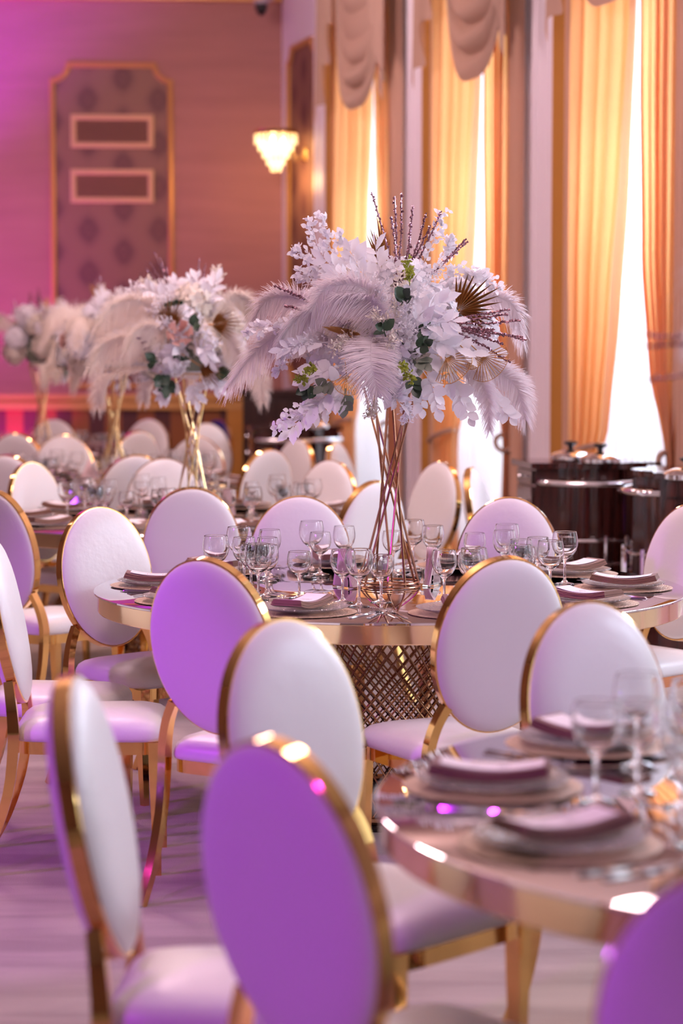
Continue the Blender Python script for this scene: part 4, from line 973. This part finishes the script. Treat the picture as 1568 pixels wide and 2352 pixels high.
for k in range(10): setting('e', 20 + 36 * k, False, k in (5, 6, 7, 8, 9))

# shakers, napkin holders
def shaker(x, y, lab, fill):
    t = thing('salt_shaker', lab, 'shaker', (x, y, TT + 0.0006), 0, 'shakers on the central table')
    MB().lathe([(0, 0), (0.021, 0), (0.022, 0.003), (0.0205, 0.05), (0.016, 0.064), (0.0145, 0.068), (0.0135, 0.068), (0.0185, 0.05), (0.0195, 0.006), (0, 0.005)], 10).build('jar', M['glass'], t, False)
    MB().lathe([(0, 0.0055), (0.0185, 0.0065), (0.018, 0.045), (0, 0.046)], 10).build('filling', fill, t, False)
    MB().lathe([(0.0165, 0.066), (0.0175, 0.067), (0.0175, 0.080), (0.014, 0.087), (0, 0.089)], 16).build('cap', M['chrome'], t)
c0 = TAB['c'][0]
a = at_z(868, 1335, TT); shaker(a.x, a.y, 'clear glass shaker standing behind the rods of the flower stand, left one', M['pepper'])
a = at_z(889, 1330, TT); shaker(a.x, a.y, 'clear glass shaker standing behind the rods of the flower stand, right one', M['card'])
def napkin_holder(x, y, rz, lab):
    t = thing('napkin_holder', 'cut crystal napkin holder ' + lab, 'napkin holder', (x, y, TT + 0.0006), rz, 'napkin holders')
    MB().box((-0.045, -0.02, 0), (0.045, 0.02, 0.006)).build('base', M['glass'], t, False)
    for s in (-1, 1):
        mb = MB(); v = []; f = []; n = 9
        for j in range(n + 1):
            u = j / n; hw = 0.042 * math.cos(u * math.pi / 2) ** 0.7
            for i in range(7):
                x_ = -1 + i / 3; rel = 0.0035 * abs(math.sin(x_ * 5 + u * 7))
                v.append((x_ * hw, s * (0.014 + rel), 0.006 + 0.095 * u))
        for j in range(n):
            for i in range(6): f.append((j * 7 + i, j * 7 + i + 1, (j + 1) * 7 + i + 1, (j + 1) * 7 + i))
        v2 = [(p[0], s * 0.011, p[2]) for p in v]; o = len(v)
        g = mb.add(v + v2, f + [tuple(reversed([q + o for q in ff])) for ff in f]); g.build('crystal_side', M['glass'], t, True, 25)
    t2 = thing('paper_napkins', 'pink paper napkin fan ' + lab, 'napkins', (x, y, TT + 0.0072), rz, 'paper napkins')
    for k in range(7):
        y_ = -0.008 + 0.0027 * k; tl = (k - 3) * 0.004
        MB().add([(-0.06, y_, 0), (0.06, y_, 0), (0.004 + tl, y_ + tl, 0.125), (-0.004 + tl, y_ + tl, 0.125), (-0.06, y_ + 0.0012, 0), (0.06, y_ + 0.0012, 0), (0.004 + tl, y_ + tl + 0.0012, 0.125), (-0.004 + tl, y_ + tl + 0.0012, 0.125)],
                 [(0, 1, 2, 3), (7, 6, 5, 4), (1, 5, 6, 2), (3, 7, 4, 0), (0, 4, 5, 1)]).build('sheet', M['paper'], t2, False)
a = at_z(992, 1345, TT); napkin_holder(a.x, a.y, R(70), 'to the right of the flower stand')
a = at_z(792, 1350, TT); napkin_holder(a.x, a.y, R(-55), 'to the left of the flower stand')
for key, px, py, rz in (('s', 378, 1187, 60), ('s', 520, 1185, -50), ('t', 205, 1105, 40)):
    a = at_z(px, py, TT); napkin_holder(a.x, a.y, R(rz), 'on the %s, %s' % (TAB[key][1], 'left' if px in (378, 205) else 'right'))

# ================================================================ SERVING CARTS
CH = 0.975
def cart_outline(o=0.0):
    pts = [(-0.32 - o, 0.22 + o), (-0.32 - o, -0.20 - o), (-0.17, -0.20 - o)]
    for k in range(9):
        a = k / 8; pts.append((-0.13 + 0.30 * a, -0.215 - o - 0.075 * math.sin(math.pi * a) ** 0.6))
    pts += [(0.20, -0.19 - o), (0.32 + o, -0.19 - o), (0.32 + o, 0.22 + o)]
    return pts
def prism_z(pts, z0, z1):
    return MB().rings([[(x, y, z0) for x, y in pts], [(x, y, z1) for x, y in pts]])
def make_cart():
    t = thing('serving_cart', 'x', 'cart')
    prism_z(cart_outline(), 0.10, CH - 0.03).build('body', M['wood'], t, True, 25)
    prism_z(cart_outline(0.03), CH - 0.03, CH).build('top', M['wood'], t, True, 25)
    prism_z(cart_outline(-0.02), 0.06, 0.10).build('plinth', M['dark'], t, True, 25)
    for x in (-0.26, 0.26):
        for y in (-0.14, 0.16):
            MB().lathe([(0.03, -0.012), (0.03, 0.012), (0.012, 0.014), (0, 0.014)], 14, Matrix.Translation((x, y, 0.0305)) @ Matrix.Rotation(R(90), 4, 'Y')).build('wheel', M['black'], t)
    for x in (-0.07, 0.13): MB().box((x - 0.008, -0.31, 0.10), (x + 0.008, -0.24, CH - 0.035)).build('batten', M['wood'], t, False)
    for sx in (-1, 1):
        for z0, z1 in ((0.86, 0.93), (0.69, 0.845)):
            x0, x1 = (-0.334, -0.32) if sx < 0 else (0.32, 0.334)
            d = MB().box((x0, -0.16, z0), (x1, 0.18, z1)).build('drawer', M['wood'], t, False)
            MB().lathe([(0, 0), (0.006, 0), (0.006, 0.015), (0.013, 0.022), (0.011, 0.032), (0, 0.034)], 12, Matrix.Translation((sx * 0.334, 0.01, (z0 + z1) / 2)) @ Matrix.Rotation(R(90 * sx), 4, 'Y')).build('knob', M['chrome'], d)
        x0, x1 = (-0.322, -0.318) if sx < 0 else (0.318, 0.322)
        MB().box((x0, -0.15, 0.40), (x1, 0.17, 0.67)).build('shelf_shade', M['dark'], t, False)  # flat dark plate stands in for the shade inside an open shelf
    P = spline([(-0.30, -0.20, CH - 0.10), (-0.29, -0.27, CH - 0.10), (-0.18, -0.325, CH - 0.105), (0.03, -0.37, CH - 0.105), (0.22, -0.33, CH - 0.10), (0.325, -0.26, CH - 0.10), (0.33, -0.19, CH - 0.10)], 30)
    MB().tube(P, 0.017, 10).build('push_rail', M['chrome'], t)
    for z in (0.575, 0.455):
        P = spline([(-0.28, -0.20, z), (-0.26, -0.28, z), (-0.1, -0.34, z), (0.08, -0.35, z), (0.24, -0.31, z), (0.31, -0.25, z), (0.31, -0.19, z)], 30)
        MB().tube(P, 0.009, 8).build('gallery_rail', M['chrome'], t)
    for x, y in ((-0.22, -0.302), (0.02, -0.352), (0.13, -0.343), (0.30, -0.268)):
        MB().tube([(x, y, 0.43), (x, y, 0.60)], 0.011, 8).build('gallery_post', M['chrome'], t)
    return t
ct = make_cart(); ct_n = []
place(ct, ct_n, (1.30, 11.8, 0), R(8), 'mahogany serving cart with chrome rails in front of the nearest window', 'serving carts')
place(ct, ct_n, (-0.37, 17.15, 0), R(8), 'far mahogany serving cart beside the sideboard', 'serving carts')
place(ct, ct_n, (1.75, 10.95, 0), R(-96), 'mahogany serving cart with two drawers cut off by the right edge', 'serving carts')
def make_pot():
    t = thing('serving_pot', 'x', 'pot')
    MB().lathe([(0, 0), (0.10, 0), (0.105, 0.004), (0.105, 0.022), (0, 0.022)], 32).build('rim', M['chrome'], t)
    l = MB().lathe([(0.108, 0.022), (0.110, 0.026), (0.085, 0.042), (0.05, 0.055), (0, 0.060)], 32).build('lid', M['chrome'], t)
    MB().lathe([(0.012, 0.056), (0.014, 0.075), (0.034, 0.088), (0.037, 0.098), (0.02, 0.104), (0, 0.105)], 20).build('lid_knob', M['black'], l)
    return t
pt = make_pot(); pt_n = []
for px, py, z, lab in ((1310, 1058, CH, 'chrome-lidded pot at the back of the nearest serving cart'), (1378, 1064, CH, 'chrome-lidded pot at the front of the nearest serving cart'),
                       (655, 983, CH, 'chrome-lidded pot on the left of the far serving cart'), (722, 984, CH, 'chrome-lidded pot on the right of the far serving cart'), (1578, 1102, CH, 'chrome-lidded pot on the cart at the right edge')):
    a = at_z(px, py, z); place(pt, pt_n, (a.x, a.y, CH + 0.001), 0, lab, 'pots on the carts')
